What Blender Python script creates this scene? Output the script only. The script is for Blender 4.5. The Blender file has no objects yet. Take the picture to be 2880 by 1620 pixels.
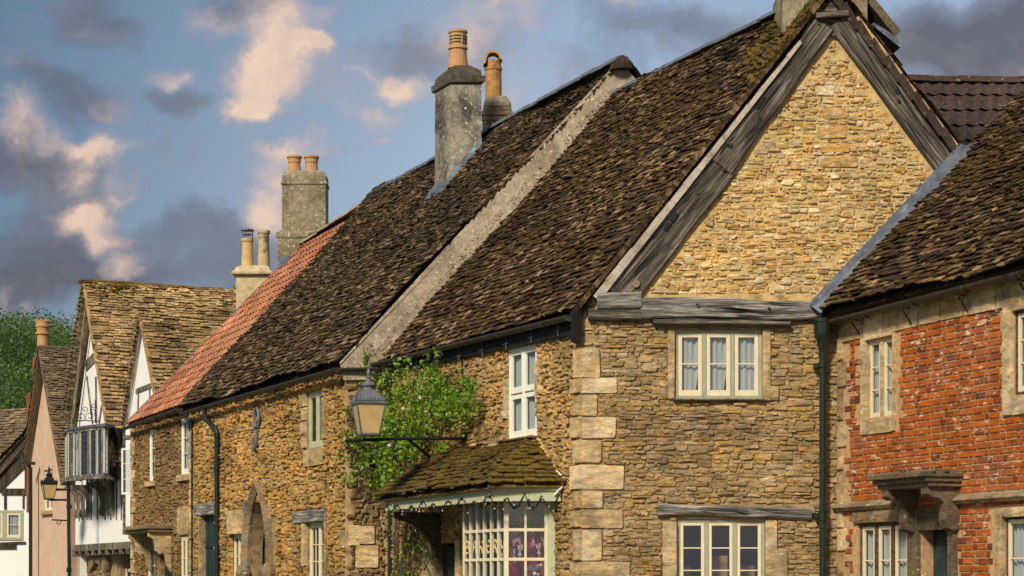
GLASS = .06
SKY_STR = .10; SUN_E = 1.5; EXPO = 1.75
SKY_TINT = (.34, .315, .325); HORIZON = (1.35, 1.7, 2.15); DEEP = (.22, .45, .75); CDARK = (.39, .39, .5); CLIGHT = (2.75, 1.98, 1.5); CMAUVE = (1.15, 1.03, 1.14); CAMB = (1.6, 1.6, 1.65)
import bpy, math, random
from mathutils import Vector as V, Matrix, noise, geometry
R = random.Random(7)
sc = bpy.context.scene
col = sc.collection
rad = math.radians
CAM = V((0, 0, 1.6)); F = 6000.0; CX = 1440.0; HY = 1640.0   # photo pixels: focal length, centre, horizon

# ------------------------------------------------------------------ materials
class NT:
    def __init__(s, name):
        s.m = bpy.data.materials.new(name); s.m.use_nodes = True
        s.t = s.m.node_tree; s.t.nodes.clear()
        s.out = s.t.nodes.new('ShaderNodeOutputMaterial')
    def n(s, typ, props=None, **inp):
        nd = s.t.nodes.new('ShaderNode' + typ)
        for k, v in (props or {}).items(): setattr(nd, k, v)
        for k, v in inp.items():
            key = int(k[1:]) if k[0] == 'i' and k[1:].isdigit() else k.replace('_', ' ')
            sock = nd.inputs[key]
            if isinstance(v, bpy.types.NodeSocket): s.t.links.new(v, sock)
            else: sock.default_value = v
        return nd
    def ramp(s, fac, stops, interp='LINEAR'):
        r = s.t.nodes.new('ShaderNodeValToRGB'); r.color_ramp.interpolation = interp
        el = r.color_ramp.elements
        while len(el) > 1: el.remove(el[-1])
        for i, (p, c) in enumerate(stops):
            e = el[0] if i == 0 else el.new(p)
            e.position = p; e.color = (c, c, c, 1) if isinstance(c, (int, float)) else (*c, 1)
        if isinstance(fac, bpy.types.NodeSocket): s.t.links.new(fac, r.inputs[0])
        return r.outputs[0]
    def noise(s, co, scale, detail=6, rough=.6, dist=0, out=0):
        n = s.n('TexNoise', Vector=co, Scale=scale, Detail=detail, Roughness=rough, Distortion=dist)
        return n.outputs[out]
    def mix(s, f, a, b, mode='MIX'):
        m = s.t.nodes.new('ShaderNodeMix'); m.data_type = 'RGBA'; m.blend_type = mode
        for i, v in ((0, f), (6, a), (7, b)):
            if isinstance(v, bpy.types.NodeSocket): s.t.links.new(v, m.inputs[i])
            else: m.inputs[i].default_value = (*v, 1) if isinstance(v, tuple) and len(v) == 3 else v
        return m.outputs[2]
    def math(s, op, a, b=0.0, c=None):
        kw = {'i0': a, 'i1': b}
        if c is not None: kw['i2'] = c
        return s.n('Math', {'operation': op}, **kw).outputs[0]
    def finish(s, color, rough=.9, bump=None, strength=.5, dist=.02, metal=0, spec=.3):
        b = s.n('BsdfPrincipled')
        for k, v in (('Base Color', color), ('Roughness', rough), ('Metallic', metal), ('Specular IOR Level', spec)):
            if isinstance(v, bpy.types.NodeSocket): s.t.links.new(v, b.inputs[k])
            else: b.inputs[k].default_value = (*v, 1) if isinstance(v, tuple) else v
        if bump is not None:
            bn = s.n('Bump', Height=bump, Strength=strength, Distance=dist)
            s.t.links.new(bn.outputs[0], b.inputs['Normal'])
        s.t.links.new(b.outputs[0], s.out.inputs[0])
        return s.m

def stone_mat(name, cols, dark=(.05, .038, .025), stain=.5, lichen=.67, sc1=16, bump=.9, big=.9, vary=1.0):
    t = NT(name); co = t.n('TexCoord').outputs['Object']
    rnd = t.n('NewGeometry').outputs['Random Per Island']
    k = len(cols)
    c = t.ramp(rnd, [(i / max(1, k - 1), q) for i, q in enumerate(cols)])
    cs = t.n('Mapping', Vector=co, Scale=(.42, .42, 1.25)).outputs[0]
    mot = t.ramp(t.noise(cs, sc1 * 1.3, 10, .74), [(.30, .38), (.5, .98), (.70, 1.55)])
    c = t.mix(vary, c, mot, 'MULTIPLY')
    ch = t.ramp(t.noise(co, 5.5, 5, .6), [(.35, (1.12, .93, .68)), (.6, (.97, 1.0, 1.08))])
    c = t.mix(.8, c, ch, 'MULTIPLY')
    st = t.ramp(t.noise(co, big, 6, .68, .6), [(.47, 0.0), (.64, stain)])
    c = t.mix(st, c, dark)
    pits = t.ramp(t.noise(cs, 15, 9, .75), [(.33, .85), (.42, 0.0)])
    c = t.mix(pits, c, (dark[0] * .6, dark[1] * .6, dark[2] * .6))
    li = t.ramp(t.noise(cs, 12, 9, .72), [(lichen - .02, 0.0), (lichen + .05, .8)])
    c = t.mix(li, c, (.68, .60, .46))
    c = t.mix(1.0, c, t.ramp(t.noise(co, .8, 4, .6), [(.35, .78), (.65, 1.2)]), 'MULTIPLY')
    h = t.mix(.5, t.noise(co, 30, 10, .75), t.noise(co, 9, 6, .7))
    return t.finish(c, .95, h, bump, .05, spec=.15)

def slate_mat(name, cols, moss=.5, mosscol=((.05, .04, .008), (.13, .105, .015)), lichen=.70, mscale=2.6, edge=None):
    t = NT(name); co = t.n('TexCoord').outputs['Object']
    rnd = t.n('NewGeometry').outputs['Random Per Island']
    k = len(cols)
    c = t.ramp(rnd, [(i / max(1, k - 1), q) for i, q in enumerate(cols)])
    mot = t.ramp(t.noise(co, 14, 10, .75), [(.3, .4), (.5, .95), (.7, 1.6)])
    c = t.mix(1.0, c, mot, 'MULTIPLY')
    mm = t.math('ADD', t.noise(co, mscale, 8, .7), t.math('MULTIPLY', t.noise(co, 22, 4, .6), .35))
    m = t.ramp(mm, [(.82 - moss * .3, 0.0), (.92 - moss * .3, .9)])
    mc = t.ramp(t.noise(co, 25, 4, .6), [(.35, mosscol[0]), (.65, mosscol[1])])
    c = t.mix(m, c, mc)
    li = t.ramp(t.noise(co, 13, 8, .7), [(lichen - .04, 0.0), (lichen + .03, .8)])
    c = t.mix(li, c, (.45, .40, .31))
    c = t.mix(t.ramp(t.noise(co, 12, 8, .75), [(.35, .85), (.43, 0.0)]), c, (.012, .009, .006))
    c = t.mix(1.0, c, t.ramp(t.noise(co, .45, 5, .65), [(.36, .62), (.64, 1.25)]), 'MULTIPLY')
    h = t.mix(.5, t.noise(co, 45, 8, .75), t.noise(co, 13, 6, .7))
    return t.finish(c, .93, h, .9, .04, spec=.2)

def plain(name, color, rough=.6, var=.25, scale=8, bump=.2, dirt=None, dscale=3, spec=.3, metal=0, dthr=.5):
    t = NT(name); co = t.n('TexCoord').outputs['Object']
    nv = t.ramp(t.noise(co, scale, 8, .65), [(.3, 1 - var), (.7, 1 + var)])
    c = t.mix(1.0, color, nv, 'MULTIPLY')
    if dirt:
        d = t.ramp(t.noise(co, dscale, 8, .72), [(dthr, 0.0), (dthr + .13, .85)])
        c = t.mix(d, c, dirt)
    return t.finish(c, rough, t.noise(co, scale * 3, 8, .7), bump, .02, metal, spec)

def wood_mat(name, a, b, mid, scale=1.0, dark=(.02, .018, .016), upright=False):
    t = NT(name); co = t.n('TexCoord').outputs['Object']
    mp = t.n('Mapping', Vector=co, Scale=(9, 9, 1.2) if upright else (1.3 * scale, 22 * scale, 22 * scale)).outputs[0]
    wv = t.noise(mp, 1.0, 9, .72, .35)
    c = t.ramp(wv, [(.36, a), (.5, mid), (.63, b)])
    cr = t.ramp(t.noise(t.n('Mapping', Vector=co, Scale=(16, 16, .9) if upright else (.9 * scale, 34 * scale, 34 * scale)).outputs[0], 1.0, 4, .6, .5), [(.34, .95), (.41, 0.0)])
    c = t.mix(cr, c, dark)
    kn = t.ramp(t.noise(co, 2.3, 3, .5), [(.6, 0.0), (.72, .5)])
    c = t.mix(kn, c, mid)
    return t.finish(c, .85, wv, .9, .03, spec=.2)

def glass_mat():
    t = NT('window_glass')
    tr = t.n('BsdfTransparent', Color=(.86, .9, .92, 1)); gl = t.n('BsdfGlossy', Roughness=.03, Color=(.9, .95, 1, 1))
    co = t.n('TexCoord').outputs['Object']
    bn = t.n('Bump', Height=t.noise(co, 3, 2, .5), Strength=.12, Distance=.02)
    t.t.links.new(bn.outputs[0], gl.inputs['Normal'])
    m = t.n('MixShader', i0=GLASS, i1=tr.outputs[0], i2=gl.outputs[0])
    t.t.links.new(m.outputs[0], t.out.inputs[0]); return t.m

def cloth_mat(name, c, tr=.35):
    t = NT(name); d = t.n('BsdfDiffuse', Color=(*c, 1)); l = t.n('BsdfTranslucent', Color=(*c, 1))
    m = t.n('MixShader', i0=tr, i1=d.outputs[0], i2=l.outputs[0]); t.t.links.new(m.outputs[0], t.out.inputs[0]); return t.m

def leaf_mat(name, cols):
    t = NT(name); rnd = t.n('NewGeometry').outputs['Random Per Island']
    c = t.ramp(rnd, [(i / (len(cols) - 1), q) for i, q in enumerate(cols)])
    d = t.n('BsdfPrincipled', Base_Color=c, Roughness=.45); l = t.n('BsdfTranslucent', Color=t.mix(1.0, c, (1.5, 1.6, .6), 'MULTIPLY'))
    m = t.n('MixShader', i0=.35, i1=d.outputs[0], i2=l.outputs[0]); t.t.links.new(m.outputs[0], t.out.inputs[0]); return t.m

def fleck_mat(name, a, b, thr=.5, flecks=True, grad=(.5, .5)):
    """weathered render: light body, dark mould patches, white lichen dots"""
    t = NT(name); co = t.n('TexCoord').outputs['Object']
    c = t.mix(t.ramp(t.noise(co, 1.6, 8, .7, .3), [(grad[0] - .1, 0.0), (grad[1] + .1, 1.0)]), a, b)
    c = t.mix(1.0, c, t.ramp(t.noise(co, 11, 9, .75), [(.3, .6), (.7, 1.4)]), 'MULTIPLY')
    sp = t.ramp(t.noise(co, 30, 6, .7), [(.33, .8), (.42, 0.0)])
    c = t.mix(sp, c, (.05, .045, .035))
    if flecks:
        c = t.mix(t.ramp(t.noise(co, 17, 3, .6), [(.63, 0.0), (.67, .9)]), c, (.6, .56, .47))
    return t.finish(c, .95, t.noise(co, 24, 9, .75), .7, .03, spec=.15)

M = {}
M['gable_stone'] = stone_mat('pale_rubble', [(.36, .23, .08), (.52, .36, .14), (.62, .44, .18), (.56, .32, .075), (.48, .35, .17), (.78, .64, .43), (.42, .29, .13), (.66, .48, .22)], dark=(.2, .13, .055), stain=.3, lichen=.565, big=.7)
M['lower_stone'] = stone_mat('brown_rubble', [(.29, .205, .10), (.38, .275, .135), (.33, .25, .135), (.45, .29, .10), (.32, .245, .14), (.50, .39, .23), (.36, .255, .12)], stain=.62, lichen=.66)  # browner than gable_stone, and darker: the glow on the gable painted as colour
M['street_stone'] = stone_mat('ochre_rubble', [(.32, .2, .075), (.48, .32, .13), (.4, .27, .12), (.52, .32, .10), (.4, .29, .15), (.52, .38, .2)], stain=.5, lichen=.66, big=.6)
M['orange_stone'] = stone_mat('orange_rubble', [(.34, .205, .07), (.5, .31, .10), (.42, .26, .095), (.55, .31, .075), (.42, .29, .14), (.52, .37, .17)], stain=.5, lichen=.67, big=.45)
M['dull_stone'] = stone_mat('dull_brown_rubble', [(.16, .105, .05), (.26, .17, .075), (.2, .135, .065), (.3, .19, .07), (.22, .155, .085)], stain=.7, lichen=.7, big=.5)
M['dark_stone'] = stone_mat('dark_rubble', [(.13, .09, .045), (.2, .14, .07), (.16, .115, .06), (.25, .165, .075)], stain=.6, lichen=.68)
M['quoin'] = stone_mat('dressed_stone', [(.42, .31, .16), (.52, .40, .22), (.46, .36, .21), (.64, .51, .32)], stain=.5, lichen=.60, big=1.5, bump=.9, sc1=7)
M['mortar'] = plain('lime_mortar', (.34, .24, .125), .97, .45, 14, .9, (.07, .045, .025), 7)
M['pale_mortar'] = plain('pale_mortar', (.56, .40, .18), .97, .3, 12, .8, (.2, .13, .06), 6)
M['slate'] = slate_mat('brown_stone_slate', [(.022, .014, .008), (.075, .047, .024), (.035, .023, .014), (.18, .112, .055), (.028, .02, .014), (.055, .036, .02), (.36, .23, .115), (.042, .028, .016)], moss=.50, mscale=1.3, mosscol=((.028, .018, .005), (.115, .068, .012)))
M['mossy_slate'] = slate_mat('mossy_stone_slate', [(.05, .035, .02), (.09, .06, .03), (.12, .08, .045), (.06, .04, .025), (.17, .12, .07)], moss=.75, mosscol=((.075, .045, .006), (.20, .135, .012)))
M['row_slate'] = slate_mat('olive_stone_slate', [(.028, .019, .012), (.085, .056, .031), (.042, .029, .018), (.18, .12, .064), (.032, .024, .017), (.055, .038, .024), (.34, .235, .13), (.05, .035, .022)], moss=.40, mosscol=((.035, .028, .009), (.09, .07, .018)))
M['ochre_slate'] = slate_mat('ochre_stone_slate', [(.22, .14, .06), (.44, .29, .125), (.32, .215, .10), (.56, .39, .18), (.36, .255, .13), (.13, .09, .05)], moss=.34, mscale=1.4, mosscol=((.03, .024, .014), (.07, .05, .02)), lichen=.72)
M['dim_slate'] = slate_mat('dim_stone_slate', [(.12, .085, .05), (.2, .15, .09), (.15, .11, .07), (.26, .2, .12)], moss=.3, mosscol=((.03, .025, .015), (.08, .07, .02)))
M['moss'] = slate_mat('moss_cushion', [(.10, .07, .008), (.16, .12, .015), (.13, .06, .015)], moss=.7, mosscol=((.07, .048, .005), (.17, .125, .012)), lichen=.73)
M['ridge'] = plain('lead_grey_ridge', (.10, .12, .15), .6, .3, 7, .3, (.05, .05, .05), 5)
M['lead'] = plain('lead_flashing', (.085, .105, .14), .6, .55, 3.5, .5, (.2, .23, .27), 7, metal=.1, dthr=.55)
M['red_tile'] = slate_mat('red_clay_tile', [(.38, .13, .06), (.50, .21, .11), (.27, .09, .048), (.46, .23, .13)], moss=.40, mosscol=((.12, .065, .035), (.22, .12, .06)), lichen=.64)
M['brown_tile'] = slate_mat('brown_concrete_tile', [(.055, .036, .03), (.075, .05, .042), (.06, .043, .042)], moss=.18, mosscol=((.05, .045, .02), (.12, .1, .05)), lichen=.645)
M['gable_oak'] = wood_mat('weathered_grey_oak', (.014, .012, .010), (.26, .22, .18), (.085, .072, .058))
M['pale_oak'] = wood_mat('silvered_oak', (.022, .021, .022), (.46, .42, .37), (.18, .165, .155))
M['dark_oak'] = wood_mat('dark_oak', (.03, .022, .016), (.17, .13, .095), (.08, .06, .043))
M['white_paint'] = plain('white_limewash', (.74, .74, .74), .8, .05, 4, .15, (.5, .48, .44), 2.2, dthr=.6)
M['pink_paint'] = plain('pink_limewash', (.54, .37, .265), .85, .12, 3, .2, (.58, .46, .34), 1.1, dthr=.5)
M['cream'] = plain('cream_paint', (.64, .56, .39), .5, .08, 9, .15, (.42, .34, .2), 8, dthr=.63)
M['white_sash'] = plain('white_gloss_paint', (.74, .73, .66), .45, .06, 9, .1, (.4, .36, .27), 9, dthr=.64)
M['sage'] = plain('sage_green_paint', (.30, .31, .22), .55, .15, 9, .2, (.16, .15, .1), 7, dthr=.6)
M['pale_green'] = plain('pale_green_paint', (.42, .43, .28), .5, .1, 6, .2, (.2, .18, .1), 5, dthr=.56)
M['green_iron'] = plain('dark_green_iron', (.007, .016, .012), .35, .3, 12, .15, (.03, .05, .045), 6, spec=.5, dthr=.6)
M['gutter'] = plain('dark_brown_gutter', (.04, .033, .029), .5, .3, 8, .2, (.07, .06, .052), 5, spec=.3, dthr=.55)
M['black'] = plain('black_paint', (.008, .008, .008), .8, .3, 8, .2)
M['iron'] = plain('grey_painted_iron', (.09, .10, .12), .5, .35, 20, .5, (.16, .17, .19), 14, spec=.5)
M['dark_green_door'] = plain('dark_green_door', (.012, .03, .032), .5, .3, 8, .2, (.03, .05, .05), 5)
M['silver_frame'] = wood_mat('limed_oak_frame', (.03, .027, .024), (.30, .27, .24), (.12, .108, .096), upright=True)
M['dark_upright'] = wood_mat('upright_dark_oak', (.02, .015, .01), (.12, .09, .065), (.05, .038, .028), upright=True)
M['upright_oak'] = wood_mat('upright_grey_oak', (.03, .024, .02), (.32, .27, .22), (.13, .108, .088), upright=True)
M['capstone'] = slate_mat('mossy_capstone', [(.06, .052, .04), (.11, .095, .075)], moss=.45, mosscol=((.045, .034, .006), (.10, .08, .012)), lichen=.64)
M['hood_stone'] = stone_mat('sooty_hood_stone', [(.12, .095, .065), (.17, .135, .09)], stain=.75, lichen=.64, bump=.6)
M['glass'] = glass_mat()
M['curtain'] = cloth_mat('net_curtain', (.78, .73, .67))
M['room'] = plain('dark_room', (.012, .012, .015), .9, .3, 3, 0)
M['grey_room'] = plain('grey_room', (.22, .22, .20), .9, .2, 2, 0)
M['crimson'] = plain('crimson_cloth', (.34, .012, .035), .8, .3, 5, .1)
M['card'] = plain('brown_cardboard', (.38, .22, .09), .9, .1, 4, .1)
M['amber_glass'] = plain('frosted_amber_glass', (.50, .36, .155), .35, .14, 7, .05, (.3, .22, .1), 5, spec=.5, dthr=.56)
M['render'] = fleck_mat('speckled_render', (.37, .30, .225), (.22, .175, .125))
M['grey_render'] = fleck_mat('grey_cement_render', (.065, .058, .046), (.30, .27, .22))
M['buff_render'] = fleck_mat('buff_cement_render', (.15, .125, .075), (.30, .26, .17), flecks=True)
M['cream_render'] = plain('cream_render', (.50, .40, .24), .9, .2, 6, .4, (.26, .2, .11), 4)
M['terracotta'] = plain('terracotta', (.42, .235, .11), .8, .15, 8, .2, (.3, .16, .08), 4, dthr=.6)
M['buff_pot'] = plain('buff_clay_pot', (.52, .35, .155), .8, .2, 7, .3, (.1, .08, .05), 3, dthr=.62)
M['stained_pot'] = plain('ochre_clay_pot', (.38, .20, .06), .8, .3, 9, .4, (.12, .07, .03), 6, dthr=.52)
M['soot_pot'] = plain('sooty_clay_pot', (.44, .34, .19), .8, .2, 7, .3, (.02, .02, .02), 2.2, dthr=.5)
M['fascia_white'] = plain('white_cement_fillet', (.46, .41, .35), .9, .35, 7, .6, (.22, .17, .12), 3.5, dthr=.47)
M['ground'] = plain('tarmac', (.055, .053, .05), .95, .25, 30, .4, (.08, .075, .07), .6)
M['paving'] = plain('stone_paving', (.26, .23, .18), .9, .2, 6, .4, (.12, .1, .08), 2)
M['grass'] = plain('meadow', (.06, .09, .03), .95, .4, 2, .4)
M['rose_leaf'] = leaf_mat('rose_leaf', [(.02, .055, .005), (.10, .21, .012), (.19, .33, .02), (.05, .12, .01), (.32, .42, .035), (.08, .18, .012)])
M['tree_leaf'] = leaf_mat('tree_leaf', [(.03, .065, .014), (.055, .115, .02), (.095, .165, .03), (.04, .085, .016)])
M['pale_leaf'] = leaf_mat('pale_tree_leaf', [(.07, .12, .02), (.13, .19, .03), (.17, .22, .05)])
M['bark'] = plain('brown_bark', (.07, .05, .035), .95, .3, 10, .6)
M['petal'] = cloth_mat('pale_pink_petal', (.8, .62, .6))
M['brick'] = stone_mat('weathered_red_brick', [(.28, .066, .013), (.37, .10, .015), (.32, .08, .014), (.42, .135, .02), (.19, .045, .015), (.39, .11, .016), (.34, .09, .016), (.10, .035, .02), (.35, .095, .018), (.40, .115, .016)], dark=(.28, .10, .06), stain=.6, lichen=.585, big=.75, bump=.5, sc1=6, vary=.8)
M['brick_mortar'] = plain('buff_brick_mortar', (.43, .27, .14), .97, .3, 14, .6, (.55, .4, .26), 5, dthr=.56)
M['chimney_brick'] = stone_mat('sooty_red_brick', [(.18, .06, .03), (.26, .09, .04), (.12, .06, .04)], stain=.5, lichen=.7)
M['gold'] = plain('gold_leaf_paint', (.62, .48, .22), .5, .1, 9, 0)
M['flag_red'] = plain('flag_red', (.5, .02, .03), .8, .1, 9, 0)
M['flag_white'] = plain('flag_white', (.75, .74, .74), .8, .1, 9, 0)
M['flag_blue'] = plain('flag_blue', (.03, .05, .25), .8, .1, 9, 0)
M['bulb'] = plain('clear_bulb', (.7, .7, .66), .2, .1, 9, 0)
M['honey_door'] = plain('honey_oak_door', (.42, .20, .03), .6, .2, 5, .2)
M['arch_stone'] = stone_mat('grey_arch_stone', [(.19, .15, .095), (.27, .21, .135)], stain=.6, lichen=.62, bump=.5)

# ------------------------------------------------------------------ mesh building
class MB:
    def __init__(s): s.v = []; s.f = []; s.m = []
    def add(s, vs, fs, mi=0):
        b = len(s.v); s.v += [tuple(x) for x in vs]
        for f in fs: s.f.append([b + i for i in f]); s.m.append(mi)
    def hexa(s, p, mi=0):   # p: 4 bottom, 4 top
        s.add(p, [(0, 3, 2, 1), (4, 5, 6, 7), (0, 1, 5, 4), (1, 2, 6, 5), (2, 3, 7, 6), (3, 0, 4, 7)], mi)
    def box(s, fr, s0, s1, z0, z1, n0, n1, mi=0):
        w = fr.w
        s.hexa([w(s0, z0, n0), w(s1, z0, n0), w(s1, z0, n1), w(s0, z0, n1), w(s0, z1, n0), w(s1, z1, n0), w(s1, z1, n1), w(s0, z1, n1)], mi)
    def tube(s, pts, r, seg=8, mi=0, cap=True):
        pts = [V(p) for p in pts]; n = len(pts); rr = r if isinstance(r, (list, tuple)) else [r] * n
        vs = []; up = None
        for i, p in enumerate(pts):
            d = (pts[min(i + 1, n - 1)] - pts[max(i - 1, 0)]).normalized()
            if up is None: up = d.orthogonal().normalized()
            up = (up - d * up.dot(d)); up = up.normalized() if up.length > 1e-6 else d.orthogonal().normalized()
            x = d.cross(up)
            for k in range(seg):
                a = 2 * math.pi * k / seg; vs.append(p + (up * math.cos(a) + x * math.sin(a)) * rr[i])
        fs = [(i * seg + k, i * seg + (k + 1) % seg, (i + 1) * seg + (k + 1) % seg, (i + 1) * seg + k) for i in range(n - 1) for k in range(seg)]
        if cap: fs += [tuple(range(seg))[::-1], tuple(range((n - 1) * seg, n * seg))]
        s.add(vs, fs, mi)
    def lathe(s, c, prof, seg=16, mi=0, sq=False, rot=0, sx=1, sy=1):
        """prof: (radius, z) pairs; sq: square section of half-width radius"""
        c = V(c); n = len(prof); seg = 4 if sq else seg; vs = []
        for r, z in prof:
            for k in range(seg):
                a = rot + 2 * math.pi * (k + (.5 if sq else 0)) / seg; q = r * (1.41421 if sq else 1)
                vs.append(c + V((math.cos(a) * q * sx, math.sin(a) * q * sy, z)))
        fs = [(i * seg + k, i * seg + (k + 1) % seg, (i + 1) * seg + (k + 1) % seg, (i + 1) * seg + k) for i in range(n - 1) for k in range(seg)]
        fs += [tuple(range(seg))[::-1], tuple(range((n - 1) * seg, n * seg))]
        s.add(vs, fs, mi)
    def prism(s, fr, pts, n0, n1, mi=0):      # polygon (s,z) given n-thickness
        k = len(pts); vs = [fr.w(a, b, n0) for a, b in pts] + [fr.w(a, b, n1) for a, b in pts]
        tri = geometry.tessellate_polygon([[V((a, b, 0)) for a, b in pts]])
        fs = [tuple(t) for t in tri] + [tuple(i + k for i in t) for t in tri] + [(i, (i + 1) % k, (i + 1) % k + k, i + k) for i in range(k)]
        s.add(vs, fs, mi)
    def prism_s(s, fr, pts, s0, s1, mi=0):    # polygon (n,z) extruded along s
        k = len(pts); vs = [fr.w(s0, b, a) for a, b in pts] + [fr.w(s1, b, a) for a, b in pts]
        tri = geometry.tessellate_polygon([[V((a, b, 0)) for a, b in pts]])
        fs = [tuple(t) for t in tri] + [tuple(i + k for i in t) for t in tri] + [(i, (i + 1) % k, (i + 1) % k + k, i + k) for i in range(k)]
        s.add(vs, fs, mi)
    def build(s, name, mats, parent=None, smooth=False, bevel=0, label=None):
        if not isinstance(mats, (list, tuple)): mats = [mats]
        base = V(parent['_b']) if parent is not None else (V(s.v[0]) if s.v else V((0, 0, 0)))
        if parent is None:
            xs = [v[0] for v in s.v]; ys = [v[1] for v in s.v]; base = V(((min(xs) + max(xs)) / 2, (min(ys) + max(ys)) / 2, min(v[2] for v in s.v)))
        me = bpy.data.meshes.new(name)
        me.from_pydata([(v[0] - base.x, v[1] - base.y, v[2] - base.z) for v in s.v], [], s.f)
        for m in mats: me.materials.append(M[m] if isinstance(m, str) else m)
        if len(mats) > 1: me.polygons.foreach_set('material_index', s.m)
        if smooth: me.polygons.foreach_set('use_smooth', [True] * len(me.polygons))
        me.update()
        o = bpy.data.objects.new(name, me); col.objects.link(o)
        o['_b'] = tuple(base)
        if parent is not None: o.parent = parent
        else: o.location = base
        if bevel:
            b = o.modifiers.new('bevel', 'BEVEL'); b.width = bevel; b.segments = 2; b.limit_method = 'ANGLE'
        if label: o['label'] = label
        return o

def thing(name, label, cat, loc, group=None):
    o = bpy.data.objects.new(name, None); col.objects.link(o); o.location = loc; o['_b'] = tuple(loc)
    o['label'] = label; o['category'] = cat
    if group: o['group'] = group
    return o
def tag(o, label=None, cat=None, group=None, kind=None):
    for k, v in (('label', label), ('category', cat), ('group', group), ('kind', kind)):
        if v: o[k] = v
    return o

class Frame:
    """a vertical wall plane: s runs along the wall, z up, n outwards"""
    def __init__(s, u0, y0, vp=None, x0=None):
        s.o = V(((u0 - CX) / F * y0 if x0 is None else x0, y0, 0))
        s.d = V((1, 0, 0)) if vp is None else -V(((vp - CX) / F, 1, 0)).normalized()
        s.n = V((s.d.y, -s.d.x, 0))
    def w(s, a, z, n=0.0): return s.o + s.d * a + s.n * n + V((0, 0, z))
    def px(s, u, v, n=0.0):
        r = V(((u - CX) / F, 1, (HY - v) / F)); t = (s.o + s.n * n - CAM).dot(s.n) / r.dot(s.n)
        p = CAM + r * t; return ((p - s.o).dot(s.d), p.z)
    def s(s, u, n=0.0): return s.px(u, 1000, n)[0]
    def rect(s, u0, u1, v0, v1, n=0.0):     # v0 and v1 read at u0
        a, z1 = s.px(u0, v0, n); _, z0 = s.px(u0, v1, n); return (a, s.s(u1, n), z0, z1)
def wp(u, v, y): return V(((u - CX) / F * y, y, 1.6 + (HY - v) / F * y))

def cushion(mb, fr, s0, s1, z0, z1, nb, nt, jit=.012, mi=0, r=.25):
    w, h = s1 - s0, z1 - z0; c = min(w, h) * r
    ring = [(s0 + c, z0), (s1 - c, z0), (s1, z0 + c), (s1, z1 - c), (s1 - c, z1), (s0 + c, z1), (s0, z1 - c), (s0, z0 + c)]
    j = lambda q: (R.random() - .5) * 2 * q
    out = [(a + j(jit), b + j(jit)) for a, b in ring]
    cx, cz = (s0 + s1) / 2, (z0 + z1) / 2
    k = min(.014, .008 + .08 * h)
    vs = [fr.w(a, b, nb) for a, b in out]
    for a, b in out:
        dx, dz = cx - a, cz - b; L = math.hypot(dx, dz) or 1
        vs.append(fr.w(a + dx / L * k, b + dz / L * k, nt + j(.007)))
    vs.append(fr.w(cx + j(w * .15), cz + j(h * .15), nt + .006 + j(.006)))
    fs = [(i, (i + 1) % 8, (i + 1) % 8 + 8, i + 8) for i in range(8)] + [(i + 8, (i + 1) % 8 + 8, 16) for i in range(8)]
    mb.add(vs, fs, mi)

def inpoly(p, poly):
    x, y = p; c = False
    for i in range(len(poly)):
        (x1, y1), (x2, y2) = poly[i], poly[i - 1]
        if (y1 > y) != (y2 > y) and x < (x2 - x1) * (y - y1) / (y2 - y1) + x1: c = not c
    return c

def rubble(mb, fr, poly, skip=(), rowh=(.05, .11), wid=(.1, .38), nb=-.02, prot=(.005, .035), mi=1, gap=.012, alt=None, wave=.03, zmin=0, altf=.0, loose=.5):
    s0 = min(p[0] for p in poly); s1 = max(p[0] for p in poly); z0 = max(zmin, min(p[1] for p in poly)); z1 = max(p[1] for p in poly)
    z = z0
    while z < z1:
        h = R.uniform(*rowh); a = s0 - R.random() * .1
        while a < s1:
            w = R.uniform(*wid) * (1 if R.random() < .8 else .5)
            zz = z + wave * noise.noise(V((a * .9, z * 2, fr.o.x))); hh = h
            sub = [(zz, zz + hh)]
            if h > .085 and R.random() < .25: sub = [(zz, zz + hh * .5), (zz + hh * .5, zz + hh)]
            for q0, q1 in sub:
                cx, cz = a + w / 2, (q0 + q1) / 2
                if not (inpoly((cx, cz), poly) and inpoly((a + w * .1, cz), poly) and inpoly((a + w * .9, cz), poly)): continue
                A0, A1, Q0, Q1 = a, a + w, q0, q1
                if R.random() < loose: dzz = R.uniform(-.3, .3) * h; Q0 += dzz; Q1 += dzz + R.uniform(-.3, .35) * (q1 - q0)
                for b0, b1, c0, c1 in skip:
                    if A1 > b0 and A0 < b1 and Q1 > c0 and Q0 < c1:
                        cuts = sorted([(b0 - A0, 0), (A1 - b1, 1), (c0 - Q0, 2), (Q1 - c1, 3)], reverse=True, key=lambda t: t[0] * (1 if t[1] < 2 else 2.5))
                        k_, wh = cuts[0]
                        if wh == 0: A1 = b0
                        elif wh == 1: A0 = b1
                        elif wh == 2: Q1 = c0
                        else: Q0 = c1
                        if A1 - A0 < .03 or Q1 - Q0 < .02: break
                if A1 - A0 < .03 or Q1 - Q0 < .02: continue
                g_ = gap * R.uniform(.2, 1.0)
                cushion(mb, fr, A0 + g_ / 2, A1 - g_ / 2, Q0 + g_ / 2, Q1 - g_ / 2, nb, R.uniform(*prot) + (R.random() ** 6) * .02, min(.016, h * .2), mi if not alt or R.random() > altf else alt)
            a += w
        z += h

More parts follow.
